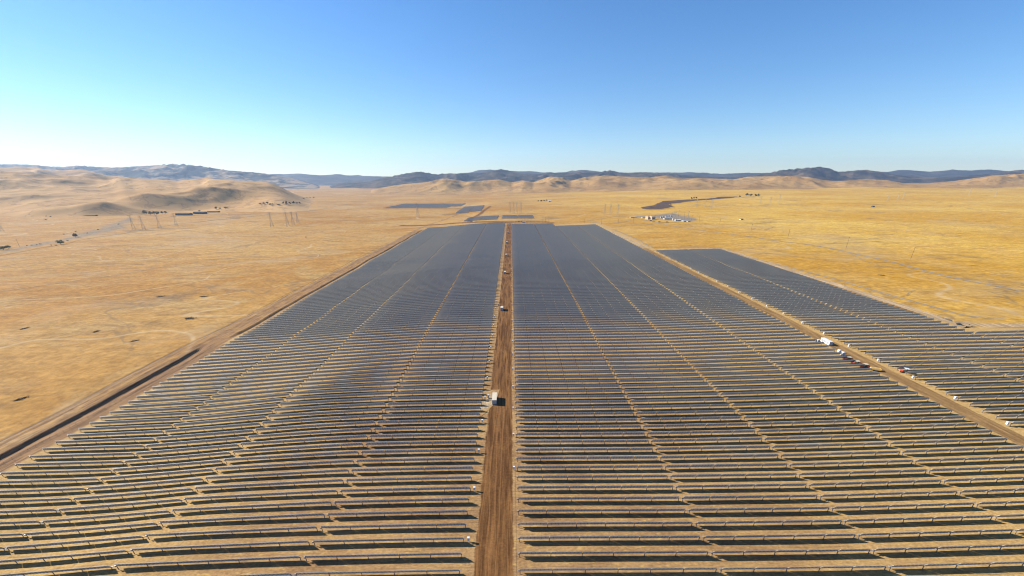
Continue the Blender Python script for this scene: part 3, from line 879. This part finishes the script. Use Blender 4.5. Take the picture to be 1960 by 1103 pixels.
# ------------------------------------------------------------------ portable toilets
def make_toilet():
    r = empty("portable_toilet", (0, 0, 0))
    b = MB(); b.box(-.6, .6, -.6, .6, .05, 2.0, 0); b.build("cabin", M['white'], r)
    t = MB(); t.prism([(-.64, 2.003), (.64, 2.003), (.48, 2.24), (-.48, 2.24)], -.64, .64); t.build("roof", M['white'], r)
    d = MB(); d.box(-.42, .42, -.64, -.603, .12, 1.9, 0); d.build("door", M['blue'], r)
    MB().bar((.45, .5, 1.9), (.45, .5, 2.55), .06, 6).build("vent_pipe", M['grey'], r)
    MB().box(-.66, .66, -.66, .66, -.15, .047, 0).build("base", M['dkgrey'], r)
    return r
pt = make_toilet(); pt2 = copy_tree(pt)
for o, p, lab in ((pt, (1606.3, 677.6), "farther of two white portable toilets beside the tan road"), (pt2, (1613.6, 681.6), "nearer of two white portable toilets beside the tan road")):
    o.location = at(*p); o.scale = (1.15, 1.15, 1.0); tag(o, lab, "portable toilet", "portable toilets beside the tan road")

# ------------------------------------------------------------------ work vehicles
def wheel(mb_parent, x, y, r, w=.22):
    t = MB(); t.bar((x - w / 2, y, r), (x + w / 2, y, r), r, 14)
    o = t.build("wheel", M['black'], mb_parent)
    MB().bar((x - w / 2 - .012, y, r), (x + w / 2 + .012, y, r), r * .5, 10).build("rim", M['grey'], o)
def make_utv(roof_mat):
    r = empty("utility_vehicle", (0, 0, 0))
    MB().prism([(-.72, .45), (.72, .45), (.72, .95), (.5, 1.08), (-.5, 1.08), (-.72, .95)], .95, 1.9).build("hood", M['red'], r)
    MB().box(-.70, .70, -.75, .93, .40, .72, 0).build("floor_pan", M['dkgrey'], r)
    c = MB(); c.box(-.76, .76, -1.75, -.78, .62, .70, 0); c.box(-.76, -.70, -1.75, -.78, .70, 1.05, 0); c.box(.70, .76, -1.75, -.78, .70, 1.05, 0); c.box(-.69, .69, -1.75, -1.70, .70, 1.05, 0)
    c.build("cargo_bed", M['red'], r)
    for x in (-.36, .36):
        s = MB(); s.box(x - .28, x + .28, -.45, .05, .72, .92, 0); s.box(x - .28, x + .28, -.6, -.46, .80, 1.4, 0); s.build("seat", M['black'], r)
    g = MB()
    for x in (-.68, .68): g.bar((x, .85, .9), (x, .45, 1.88), .035, 6); g.bar((x, -.7, .7), (x, -.62, 1.88), .035, 6)
    g.build("roll_cage", M['black'], r)
    t = MB(); t.box(-.80, .80, -.85, .62, 1.89, 1.96, 0); t.build("canopy", roof_mat, r)
    for x in (-.72, .72):
        for y in (1.45, -1.25): wheel(r, x, y, .34)
    for x in (-.45, .45): MB().box(x - .12, x + .12, 1.903, 1.93, .72, .88, 0).build("headlight", M['white'], r)
    return r
u1 = make_utv(M['white'])
x, y, z = at(1734, 714.5)
u1.location = (x, y, z); u1.rotation_euler = (0, 0, R(62)); u1.scale = (1.3, 1.3, 1.2)
tag(u1, "red utility vehicle with white canopy among rows right of the tan road", "utility vehicle", "utility vehicles by the tan road")
u2 = make_utv(M['cream'])
for i, (p, rz, lab) in enumerate([((1624, 690.5), 70, "red utility vehicle with cream canopy, just below the white toilets"), ((1640, 698.5), 66, "red utility vehicle with cream canopy, middle of the line of three"), ((1656, 704.5), 72, "red utility vehicle with cream canopy, next to the yellow trailer")]):
    o = u2 if i == 0 else copy_tree(u2)
    o.location = at(*p); o.rotation_euler = (0, 0, R(rz)); o.scale = (1.2, 1.25, 1.05)
    tag(o, lab, "utility vehicle", "utility vehicles by the tan road")
tl = empty("tool_trailer", at(1676, 711.0), R(64))
tl.scale = (1.25, 1.35, 1.25)
MB().box(-.9, .9, -1.6, 1.6, .55, .68, 0).build("bed", M['dkgrey'], tl)
for x0, x1, y0, y1 in ((-.9, -.84, -1.6, 1.6), (.84, .9, -1.6, 1.6), (-.83, .83, 1.54, 1.6), (-.83, .83, -1.6, -1.54)):
    MB().box(x0, x1, y0, y1, .683, 1.25, 0).build("side_board", M['yellow'], tl)
ld = MB()
for i in range(4): ld.box(-.78 + i * .40, -.44 + i * .40, -1.45, 1.45, .69, 1.15 + .12 * (i % 2), 0)
ld.build("load", M['plank'], tl)['kind'] = 'stuff'
for x in (-.98, .98): wheel(tl, x, -.1, .36)
MB().bar((0, 1.6, .6), (0, 2.5, .55), .05, 6).build("drawbar", M['dkgrey'], tl)
tag(tl, "yellow trailer loaded with planks at the end of the vehicle line", "trailer")

def make_pickup(m, name="pickup_truck"):
    r = empty(name, (0, 0, 0))
    MB().prism([(-.95, .45), (.95, .45), (.95, 1.0), (-.95, 1.0)], -2.6, 2.6).build("body", m, r)
    b = MB(); b.add([(-.88, -.35, 1.003), (.88, -.35, 1.003), (.88, 1.35, 1.003), (-.88, 1.35, 1.003), (-.74, -.2, 1.72), (.74, -.2, 1.72), (.74, .75, 1.72), (-.74, .75, 1.72)], [(3, 2, 1, 0), (4, 5, 6, 7), (0, 1, 5, 4), (1, 2, 6, 5), (2, 3, 7, 6), (3, 0, 4, 7)])
    b.build("cabin", M['glazing'], r)
    MB().box(-.75, .75, -.21, .76, 1.723, 1.78, 0).build("roof", m, r)
    MB().box(-.80, .80, -2.45, -.5, 1.003, 1.02, 0).build("bed", M['dkgrey'], r)
    for x in (-.86, .86):
        for y in (1.65, -1.6): wheel(r, x, y, .38)
    return r
pk_w = make_pickup(M['white']); pk_d = make_pickup(M['dkgrey'])
site = [(pk_w, (987.5, 424.6), 80, "white pickup parked at the left end of the cross road line"), (pk_d, (993, 424.7), 85, "dark pickup parked second in the cross road line"), (pk_d, (999, 424.6), 78, "dark pickup parked in the middle of the cross road line"),
        (pk_w, (1008, 425.3), 82, "white pickup parked near the right end of the cross road line"), (pk_d, (902.5, 425), 90, "dark pickup driving along the cross road past the solar block"), (pk_w, (974, 430), 60, "white pickup at the far end of the brown road"),
        (pk_d, (1262, 425.6), 80, "dark pickup parked at the substation yard corner"), (pk_w, (1251, 424.2), 80, "white pickup parked by the substation fence"), (pk_d, (1277, 426), 95, "dark pickup on the yard edge nearest the gravel road"), (pk_d, (1246, 423.2), 80, "dark pickup nearest the two tan buildings")]
used = set()
for src, p, rz, lab in site:
    o = copy_tree(src) if src in used else src
    used.add(src)
    o.location = at(*p); o.rotation_euler = (0, 0, R(rz)); o.scale = (1.2, 1.2, 1.2)
    tag(o, lab, "pickup truck", "pickup trucks far along the site")
bt = empty("site_trailer", at(1002, 426.8), R(80))
MB().box(-1.3, 1.3, -3, 3, .5, 3.4, 0).build("body", M['white'], bt)
MB().box(-1.36, 1.36, -3.06, 3.06, 3.403, 3.52, 0).build("roof", M['white'], bt)
for j in (-1.8, 0, 1.8): MB().box(-1.33, -1.303, j - .4, j + .4, 1.5, 2.5, 0).build("window", M['glazing'], bt)
for x in (-1.2, 1.2): wheel(bt, x, -.5, .4); 
tag(bt, "white office trailer in the line of vehicles beyond the brown road", "site trailer")

# ------------------------------------------------------------------ fences
def fence(name, x0, ya, yb, dy, label, h=1.35):
    r = empty(name, (x0, ya, float(gz(x0, ya))))
    bz = float(gz(x0, ya))
    m = MB().bar((0, 0, -.4), (0, 0, h), .055, 5).mesh("fence_post", M['plank'])
    y = ya
    pts = []
    while y <= yb:
        xx = x0 + .5 * math.sin(y / 60)
        z = float(gz(xx, y))
        link("fence_post", m, r, (xx - x0, y - ya, z - bz)); pts.append((xx - x0, y - ya, z - bz)); y += dy
    for lv in (.35, .8, 1.22):
        w = MB()
        for a, b in zip(pts, pts[1:]): w.bar((a[0], a[1], a[2] + lv), (b[0], b[1], b[2] + lv), .012, 3, cap=False)
        w.build("wire", M['steel'], r)['kind'] = 'stuff'
    tag(r, label, "fence")
fence("wire_fence", -207.3, 104, 268, 3.05, "wooden-post wire fence between the trench and the left solar rows")
fence("wire_fence", -236.5, 104, 330, 9.5, "sparse wire fence on the far side of the perimeter track")
fence("wire_fence", 300.8, 266, 560, 6.0, "wire fence along the outer edge of the right solar block")

# ------------------------------------------------------------------ power poles and lattice towers
def make_pole(h):
    r = empty("utility_pole", (0, 0, 0))
    MB().bar((0, 0, -1), (0, 0, h), .17, 8, .11).build("pole", M['pole'], r)
    MB().box(-1.35, 1.35, -.07, .07, h - .75, h - .58, 0).build("crossarm", M['pole'], r)
    for x in (-1.2, 0.35, 1.2): MB().bar((x, 0, h - .577), (x, 0, h - .36), .06, 6).build("insulator", M['grey'], r)
    return r
up = make_pole(13.5)
poles = [((1745, 497), 22.8, "wooden utility pole nearest the grey road, farthest right"), ((1620.5, 476), 21.5, "second wooden pole along the grey road"), ((1509, 455), 15.5, "third wooden pole along the grey road"), ((1438, 443), 13, "fourth wooden pole along the grey road"), ((1378, 429), 8.5, "short-looking wooden pole right of the substation"),
         ((1212, 428), 7, "wooden pole just left of the substation yard"), ((1183, 429), 7, "wooden pole beside the looping track left of the substation"), ((1151, 430), 7, "wooden pole beyond the right solar block's far edge"), ((1119, 426), 7.5, "wooden pole midway between the three dark poles and substation"),
         ((1039, 426.6), 10.5, "leftmost of three dark poles by the cross road"), ((1044, 426.7), 10.5, "middle of three dark poles by the cross road"), ((1049, 426.6), 10.5, "rightmost of three dark poles by the cross road"), ((41, 472), 14, "lone pole leaning over the creek bed at far left"),
         ((1309.5, 419.5), 12, "brown pole in the middle of the substation's back row"), ((1324, 422), 9, "brown pole right of the tallest substation mast"), ((1338.5, 425), 11, "brown pole at the substation yard's right end"), ((1298, 419), 15, "tall brown pole behind the substation transformers")]
for i, (p, hp, lab) in enumerate(poles):
    x, y, z = at(*p)
    o = up if i == 0 else copy_tree(up)
    s = FPX / proj(x, y, z)[2]
    k = min(1.5, max(.8, hp / s / 13.5))
    o.location = (x, y, z); o.rotation_euler = (0, 0, R(25 if i < 5 else 5)); o.scale = (1.25 if y > 700 else 1, 1.25 if y > 700 else 1, k)
    tag(o, lab, "utility pole", "wooden utility poles")

def make_tower(mat, h=40.0, w=4.2):
    r = empty("lattice_tower", (0, 0, 0))
    wt = .9
    def hw(z): return w + (wt - w) * min(1, z / (h * .72)) if z < h * .72 else wt
    zs = [0, .2 * h, .38 * h, .52 * h, .64 * h, .74 * h, .87 * h, h]
    for sx in (-1, 1):
        for sy in (-1, 1):
            g = MB()
            for a, b in zip(zs, zs[1:]): g.bar((sx * hw(a), sy * hw(a), a - (1.0 if a == 0 else 0)), (sx * hw(b), sy * hw(b), b), .17, 4, cap=False)
            g.build("leg", mat, r)
    br = MB()
    for a, b in zip(zs, zs[1:]):
        for q in range(4):
            c0 = [(-1, -1), (1, -1), (1, 1), (-1, 1)][q]; c1 = [(1, -1), (1, 1), (-1, 1), (-1, -1)][q]
            br.bar((c0[0] * hw(a), c0[1] * hw(a), a), (c1[0] * hw(b), c1[1] * hw(b), b), .075, 3, cap=False)
            br.bar((c1[0] * hw(a), c1[1] * hw(a), a), (c0[0] * hw(b), c0[1] * hw(b), b), .075, 3, cap=False)
            br.bar((c0[0] * hw(b), c0[1] * hw(b), b), (c1[0] * hw(b), c1[1] * hw(b), b), .075, 3, cap=False)
    br.build("bracing", mat, r)['kind'] = 'stuff'
    for z, l in ((.76 * h, 7.5), (.88 * h, 6.0), (.985 * h, 4.5)):
        c = MB()
        for s in (-1, 1):
            c.bar((s * .9, -.5, z), (s * l, 0, z + .4), .13, 4); c.bar((s * .9, .5, z), (s * l, 0, z + .4), .13, 4); c.bar((s * .9, 0, z + 1.6), (s * l, 0, z + .45), .10, 4)
        c.build("crossarm", mat, r)['kind'] = 'stuff'
    return r
towD = make_tower(M['lattice']); towL = make_tower(M['lattice_pale'])
towers = [(towD, (800, 416), 25.5, "tallest-looking lattice tower, in front of the widest distant solar block"),
          (towD, (259, 440), 26, "lattice tower rising from the creek bed, left of a pair"), (towD, (278, 440), 25, "lattice tower at the creek bed's end, beside the first tree row"),
          (towD, (308, 437), 24, "lattice tower below the end of the green tree row"), (towD, (340, 433), 22.5, "lattice tower in front of the first dark shed"),
          (towD, (522, 435), 26.5, "lattice tower standing apart, left of the group of three"), (towD, (552, 433.4), 26, "left tower of the group of three on the plain"), (towD, (562.5, 431.5), 24.5, "middle tower of the group of three on the plain"), (towD, (571.5, 428.3), 21, "right tower of the group of three on the plain"), (towD, (9, 444), 17, "lattice tower at the far left end of the valley"),
          (towL, (976, 409), 20, "first pale tower from the left, beyond the small solar blocks"), (towL, (983, 409.4), 20.4, "second pale tower from the left, beyond the small solar blocks"), (towL, (989, 408.6), 19.6, "third pale tower from the left, beyond the small solar blocks"), (towL, (997, 408.6), 20, "fourth pale tower from the left, beyond the small solar blocks"),
          (towL, (1157, 411.5), 19.5, "left of three pale towers left of the substation"), (towL, (1168, 412.5), 19.5, "middle of three pale towers left of the substation"), (towL, (1182, 413), 20, "right of three pale towers left of the substation"),
          (towL, (1333, 398), 16.5, "left of three pale towers in front of the plowed field"), (towL, (1349, 398.6), 16.5, "middle of three pale towers in front of the plowed field"), (towL, (1361, 402), 19, "right of three pale towers in front of the plowed field"),
          (towL, (1455, 392.5), 14.5, "left of three pale towers right of the dark trees"), (towL, (1474, 392.6), 15, "middle of three pale towers right of the dark trees"), (towL, (1491, 391.5), 17, "right of three pale towers right of the dark trees"),
          (towL, (1700, 385.5), 9, "faint tower above the small dark tank on the right plain"), (towL, (1719, 384.5), 13, "faint tower, first of a close pair on the right plain"), (towL, (1729, 384), 14, "faint tower, second of a close pair on the right plain"), (towL, (1857, 374.5), 13, "faint tower high on the right plain near a pale track"), (towL, (1907, 377.5), 12, "faint tower farthest right on the plain")]
used = set()
for src, p, hp, lab in towers:
    o = copy_tree(src) if src.name in used else src
    used.add(src.name)
    x, y, z = at(*p)
    k = hp / (FPX / proj(x, y, z)[2]) / 40.0
    o.location = (x, y, z); o.rotation_euler = (0, 0, R(35 if src is towD else 12)); o.scale = (min(1.2, max(.7, k)),) * 2 + (k,)
    tag(o, lab, "lattice tower", "lattice transmission towers")

# ------------------------------------------------------------------ trees
def make_tree(kind, leaf, h=12.0, w=10.0, n=420, seed=1):
    rd = random.Random(seed)
    r = empty(kind, (0, 0, 0))
    t = MB()
    t.bar((0, 0, -.5), (.2, 0, h * .38), .34, 7, .22)
    for i in range(5):
        a = i * 1.256 + rd.random(); t.bar((.2, 0, h * (.26 + .03 * i)), (math.cos(a) * w * .28, math.sin(a) * w * .28, h * (.58 + .05 * i)), .15, 5, .05)
    t.build("trunk", M['bark'], r)
    c = MB()
    cl = []
    for i in range(15):
        a = rd.random() * 6.28; q = rd.random() ** .6
        cl.append((math.cos(a) * q * w * .36, math.sin(a) * q * w * .36, h * (.32 + .50 * rd.random() * (1.1 - .5 * q)), w * (.14 + .10 * rd.random())))
    for i in range(n):
        cx, cy, cz, cr = cl[rd.randrange(len(cl))]
        d = Vector((rd.gauss(0, 1), rd.gauss(0, 1), rd.gauss(0, .8))).normalized() * cr * (.55 + .55 * rd.random())
        p = Vector((cx, cy, cz)) + d
        s = w * (.035 + .03 * rd.random())
        a = Vector((rd.gauss(0, 1), rd.gauss(0, 1), rd.gauss(0, 1))).normalized(); b = a.orthogonal().normalized()
        c.add([p - a * s - b * s * .6, p + a * s - b * s * .7, p + a * s * .8 + b * s * .7, p - a * s * .9 + b * s * .6], [(0, 1, 2, 3)])
    c.build("crown", leaf, r)['kind'] = 'stuff'
    return r
TP = {}
def plant(kind, leafk, p, wpx, hpx, lab, group, v):
    key = (leafk, v)
    x, y, z = at(*p)
    s = FPX / proj(x, y, z)[2]
    if key not in TP: TP[key] = make_tree(kind, M[leafk], seed=v * 13 + len(leafk)); o = TP[key]
    else: o = copy_tree(TP[key]); o.name = kind
    o.location = (x, y, z); o.rotation_euler = (0, 0, (p[0] * 1.7) % 6.28)
    o.scale = (wpx / s / 11.5, wpx / s / 11.5, hpx / s / 10.2)
    tag(o, lab, "tree" if kind == "broadleaf_tree" else "bush", group)
G1 = "trees in the row by the valley road"
for i, (px, py, w, h, lab) in enumerate([(280, 412, 10, 9.5, "tallest green tree at the left end of the valley tree row"), (290.5, 412, 9, 6.8, "second green tree of the valley tree row"), (298, 412, 8, 6.8, "third green tree of the valley tree row"), (304.5, 411.8, 8, 7, "fourth green tree of the valley tree row"), (312.5, 409.8, 7, 4.8, "small fifth tree of the valley tree row"), (319, 409.6, 7, 4.8, "last small tree of the valley tree row, near the tower")]):
    plant("broadleaf_tree", 'leaf', (px, py), w, h, lab, G1, i % 3)
for i, (px, py, w, h, lab) in enumerate([(416, 400.8, 8, 5, "bright green tree, left of the pair above the dark sheds"), (422.5, 400.6, 5, 3.6, "small bright green tree between two wider ones above the sheds"), (433, 399.6, 12, 3.8, "wide bright green tree right of the pair above the sheds"), (383.5, 405.6, 5, 3.6, "small tree poking above the middle dark shed")]):
    plant("broadleaf_tree", 'leaf_light', (px, py), w, h, lab, "bright trees above the dark sheds", i % 2)
for i, (px, py, w, h) in enumerate([(499, 391, 6, 2.4), (506, 391, 6, 3), (513, 390.5, 6, 4.5), (517, 388, 4, 4), (522, 391, 6, 3), (534, 391, 8, 2.8), (543.5, 390.8, 5, 4.8), (549, 390.4, 5, 4.8), (549.5, 392, 8, 3), (556, 391, 6, 4), (563, 390.8, 6, 4.6), (569, 390.6, 5, 3.4), (574.5, 390.6, 5, 4)]):
    plant("broadleaf_tree", 'leaf_dark', (px, py), w, h, f"dark green tree at the valley mouth, {ordinal(i + 1)} from the left in its grove", "dark grove at the valley mouth", i % 3)
for i, (px, py, w, h) in enumerate([(582, 381, 4, 2), (588, 380, 4, 1.8), (594, 379.4, 4, 1.6), (601, 379, 4, 1.6)]):
    plant("bush", 'leaf_dark', (px, py), w, h, f"tiny dark bush where the valley closes, {ordinal(i + 1)} from the left", "tiny bushes in the valley mouth", i % 2)
plant("broadleaf_tree", 'leaf_light', (119.5, 468), 14, 9.5, "round light green tree alone on the creek bank", None, 1)
plant("bush", 'leaf_brown', (147.5, 454.5), 9, 8, "brown dry bush on the creek bed", None, 0)
plant("broadleaf_tree", 'leaf_light', (2, 478), 12, 8, "green creek tree cut by the frame's left edge", "green creek trees at the left edge", 0)
plant("broadleaf_tree", 'leaf_light', (11, 478), 13, 7.6, "middle of three green creek trees at the left edge", "green creek trees at the left edge", 1)
plant("broadleaf_tree", 'leaf_light', (20, 476), 10, 6.5, "smallest of three green creek trees at the left edge", "green creek trees at the left edge", 0)
for i, (px, py) in enumerate([(55, 471), (64, 470), (80, 467.6), (92, 414.5), (100, 415.6), (91, 421), (101.5, 470), (111, 470), (132, 461.5), (74, 469), (125, 449), (148, 443.5), (170, 447), (190, 440), (230, 430)]):
    plant("bush", 'leaf_brown' if i % 2 else 'leaf_dark', (px, py), 3 + i % 3, 1.8, f"low scrub bush, {ordinal(i + 1)} of the scattered creek scrub", "scrub scattered along the creek", i % 2)
for i, (px, py, w, h) in enumerate([(1324, 381.6, 4.5, 3.6), (1328.5, 381.4, 4, 3.6), (1333, 381, 4, 4)]):
    plant("broadleaf_tree", 'leaf_dark', (px, py), w, h, f"dark tree beside the plowed field's top edge, {ordinal(i + 1)} of three", "three trees by the plowed field", i)
for i, (px, py, w, h, lab) in enumerate([(1416.5, 378, 4.5, 3.4, "small lone tree at the plowed field's right tip"), (1430, 376, 8, 5, "left tree of the first dark clump right of the plowed field"), (1437.5, 376, 8, 4.8, "right tree of the first dark clump right of the plowed field"), (1446.5, 376.9, 7, 5, "left tree of the second dark clump right of the plowed field"), (1452, 376.9, 7, 5, "right tree of the second dark clump right of the plowed field")]):
    plant("broadleaf_tree", 'leaf_dark', (px, py), w, h, lab, "dark clumps right of the plowed field", i % 3)
for i, (px, py, w, h) in enumerate([(1030, 386.6, 4, 2.8), (1036, 386.6, 5.5, 3), (1041.5, 386, 4, 2.8), (1046.5, 385.8, 3, 3.8)]):
    plant("broadleaf_tree", 'leaf_dark', (px, py), w, h, f"tiny tree beside the distant farmhouse, {ordinal(i + 1)} from the left", "trees by the distant farmhouse", i % 3)

def make_brush(seed):
    rd = random.Random(seed)
    r = empty("brush_pile", (0, 0, 0))
    b = MB()
    for i in range(90):
        a = rd.random() * 6.28; q = rd.random() ** .7
        p = Vector((math.cos(a) * q * 2.6, math.sin(a) * q * 1.5, .05)); d = Vector((rd.gauss(0, 1), rd.gauss(0, .6), abs(rd.gauss(0, .35)))).normalized() * (.5 + rd.random())
        b.bar(p, p + d + Vector((0, 0, .12)), .06 + .05 * rd.random(), 4, .03)
    b.build("branches", M['leaf_brown'], r)['kind'] = 'stuff'
    t = MB()
    t.bar((-1.9, -.3, .28), (1.7, .25, .34), .24, 7, .16); t.build("log", M['wood'], r)
    return r
bp = make_brush(3)
for i, (p, sc, lab) in enumerate([((365, 609), 1.9, "largest dark brush pile on the left field"), ((391, 567.5), 1.4, "dark brush pile farthest up the left field"), ((309, 567.5), 1.3, "small dark brush pile left of the farthest one"), ((259, 652), 1.1, "dark brush pile nearest the perimeter track"), ((44, 762), 1.2, "dark brush pile nearest the trench at lower left"),
        ((50, 628), 1.2, "small brush pile on the pale slope at far left"), ((186, 634), 1.1, "small brush pile in the middle of the left field"), ((586, 454), 1.6, "lone brush pile beyond, below the pale tree-lined road"), ((1690, 528), 1.2, "pale debris heap on the golden right field")]):
    o = bp if i == 0 else copy_tree(bp)
    o.location = at(*p); o.rotation_euler = (0, 0, R(17 * i)); o.scale = (sc, sc, sc * .6)
    tag(o, lab, "brush pile", "brush piles on the fields")

# ------------------------------------------------------------------ far buildings
def shed(name, p, wpx, hpx, dep, wall, roof, lab, cat, rz=0.0, win=0, group=None):
    x, y, z = at(*p); s = FPX / proj(x, y, z)[2]
    w, h = wpx / s, hpx / s
    r = empty(name, (x, y, z), rz)
    MB().box(-w / 2, w / 2, 0, dep, -1, h * .72, 0).build("wall", wall, r)
    MB().prism([(-w / 2 - .4, h * .723), (w / 2 + .4, h * .723), (w / 2 + .4, h * .78), (-w / 2 - .4, h * .78)], -.5, dep + .5).build("eaves", roof, r)
    q = MB(); q.add([(-w / 2 - .4, -.5, h * .783), (w / 2 + .4, -.5, h * .783), (w / 2 + .4, dep + .5, h * .783), (-w / 2 - .4, dep + .5, h * .783), (-w / 2 - .2, dep / 2, h), (w / 2 + .2, dep / 2, h)], [(3, 2, 1, 0), (0, 1, 5, 4), (2, 3, 4, 5), (1, 2, 5), (3, 0, 4)])
    q.build("roof", roof, r)
    MB().box(-1.6, 1.6, -.06, -.004, 0, min(3.2, h * .6), 0).build("door", M['dkgrey'], r)
    for i in range(win):
        xx = -w / 2 + w * (i + .5) / win
        if abs(xx) > 2.2: MB().box(xx - .9, xx + .9, -.06, -.004, h * .3, h * .5, 0).build("window", M['glazing'], r)
    tag(r, lab, cat, group)
    return r
shed("long_shed", (351, 412.2), 27, 4.2, 16, M['dkgrey'], M['roof'], "long dark shed nearest the towers beside the valley road", "shed", 0, 6, "dark sheds by the valley road")
shed("long_shed", (382, 409.8), 21, 4.2, 16, M['dkgrey'], M['roof'], "middle dark shed with a small tree behind it", "shed", 0, 5, "dark sheds by the valley road")
shed("long_shed", (408, 406.8), 20, 2.4, 14, M['wood'], M['roof'], "thin dark shed farthest along the valley road", "shed", 0, 4, "dark sheds by the valley road")
shed("long_shed", (172, 412.2), 22, 1.8, 12, M['wood'], M['roof'], "low dark shed under the left golden hills", "shed", 0, 4, "dark sheds by the valley road")
shed("farmhouse", (1052, 386.4), 5, 2.2, 10, M['white'], M['white'], "tiny white farmhouse beside four trees on the middle plain", "farmhouse", 0, 2)
shed("tan_building", (1243.8, 420.4), 9.5, 6.8, 9, M['tan_wall'], M['tan_wall'], "left of the two tall tan buildings in the substation", "building", R(28), 3, "tan buildings in the substation")
shed("tan_building", (1251, 420.6), 9, 6.8, 9, M['tan_wall'], M['tan_wall'], "right of the two tall tan buildings in the substation", "building", R(28), 3, "tan buildings in the substation")
shed("control_house", (1279, 420.6), 14, 3, 10, M['offwhite'], M['offwhite'], "long white control house in the middle of the substation", "building", 0, 4)
shed("white_warehouse", (1300.5, 423.6), 8, 2.6, 10, M['offwhite'], M['white'], "white warehouse at the substation yard's near edge", "building", R(10), 2)
shed("low_office", (1213, 417.2), 12, 1.6, 8, M['offwhite'], M['cream'], "low white office left of the substation's tan buildings", "building", 0, 3)
shed("storage_hut", (1311.5, 424.6), 6.5, 2.4, 8, M['grey'], M['grey'], "grey storage hut at the yard's right side", "building", R(15), 2)
shed("storage_hut", (1319, 425.2), 4.5, 1.8, 7, M['grey'], M['grey'], "smallest grey hut, farthest right in the yard", "building", R(15), 1)
shed("water_tank_hut", (1674, 397), 4, 2.6, 7, M['dkgrey'], M['roof'], "small black tank hut alone on the right plain", "hut")
shed("pump_hut", (1421, 421.6), 5, 2.4, 8, M['cream'], M['wood'], "small pale pump hut alone right of the substation", "hut", 0, 1)
shed("equipment_shelter", (1233, 418.2), 7, 2.4, 8, M['offwhite'], M['cream'], "pale equipment shelter just left of the tan buildings", "building", 0, 2)

def make_unit():
    r = empty("power_transformer", (0, 0, 0))
    MB().box(-2.2, 2.2, -1.5, 1.5, 0, 3.2, 0).build("tank", M['grey'], r)
    f = MB()
    for i in range(6): f.box(-2.0 + i * .7, -1.75 + i * .7, -2.3, -1.503, .4, 2.9, 0)
    f.build("radiator", M['grey'], r)['kind'] = 'stuff'
    for x in (-1.2, 0, 1.2): MB().bar((x, 0, 3.2), (x, .3, 5.0), .22, 8, .10).build("bushing", M['wood'], r)
    MB().bar((-1.8, 1.0, 3.9), (1.8, 1.0, 3.9), .42, 10).build("conservator", M['white'], r)
    return r
pu = make_unit()
for i, (p, lab) in enumerate([((1266, 418), "dark transformer nearest the tan buildings"), ((1269.5, 417.8), "dark transformer second from the tan buildings"), ((1275, 416.8), "transformer left in the back row of the yard"), ((1281, 416.4), "transformer in the middle of the back row"), ((1285, 415.6), "transformer right in the back row beside the gantry"), ((1288.5, 422.4), "dark transformer at the yard's front edge"), ((1293, 423.6), "transformer between the dark one and white warehouse")]):
    o = pu if i == 0 else copy_tree(pu)
    o.location = at(*p); o.rotation_euler = (0, 0, R(20 * i)); tag(o, lab, "transformer", "transformers in the substation yard")
gt = empty("bus_gantry", at(1289, 419.5))
for x in (-5, 0, 5):
    g = MB()
    for sx, sy in ((-.4, -.4), (.4, -.4), (.4, .4), (-.4, .4)): g.bar((x + sx, sy, -.5), (x + sx * .6, sy * .6, 16), .10, 4)
    g.build("column", M['lattice_pale'], gt)['kind'] = 'stuff'
for z in (9.5, 15.2):
    b = MB(); b.bar((-5.6, -.3, z), (5.6, -.3, z), .12, 4); b.bar((-5.6, .3, z), (5.6, .3, z), .12, 4); b.bar((-5.6, 0, z + .7), (5.6, 0, z + .7), .12, 4)
    b.build("beam", M['lattice_pale'], gt)['kind'] = 'stuff'
tag(gt, "pale steel bus gantry at the back of the substation", "gantry")
mst = empty("lattice_mast", at(1316.5, 421.6))
g = MB()
for sx, sy in ((-.7, -.7), (.7, -.7), (.7, .7), (-.7, .7)): g.bar((sx, sy, -.5), (sx * .5, sy * .5, 20), .13, 4)
g.build("leg", M['lattice_pale'], mst)['kind'] = 'stuff'
b = MB()
for i in range(9):
    a = i * 2.2
    b.bar((-.65, -.65, a), (.6, -.6, a + 2.2), .07, 3); b.bar((.65, -.65, a), (.6, .6, a + 2.2), .07, 3); b.bar((.6, .6, a), (-.6, .6, a + 2.2), .07, 3)
b.build("bracing", M['lattice_pale'], mst)['kind'] = 'stuff'
MB().bar((-1.6, 0, 18.8), (1.6, 0, 18.8), .3, 6).build("crossarm", M['lattice_pale'], mst)
tag(mst, "tallest pale mast right of the substation buildings", "mast")

# ------------------------------------------------------------------ haze
hb = MB(); hb.box(-26000, 26000, -500, 13200, -40, 620)
hz = hb.build("haze", [M["white"]])
hm = bpy.data.materials.new("haze"); hm.use_nodes = True
hn = hm.node_tree.nodes; hn.clear()
ho = hn.new('ShaderNodeOutputMaterial'); hv = hn.new('ShaderNodeVolumePrincipled')
hv.inputs['Color'].default_value = (.58, .75, 1.0, 1)
hv.inputs['Density'].default_value = 3.9e-5
hv.inputs['Anisotropy'].default_value = .30
hm.node_tree.links.new(hv.outputs[0], ho.inputs['Volume'])
hz.data.materials.clear(); hz.data.materials.append(hm)
hz['kind'] = 'stuff'
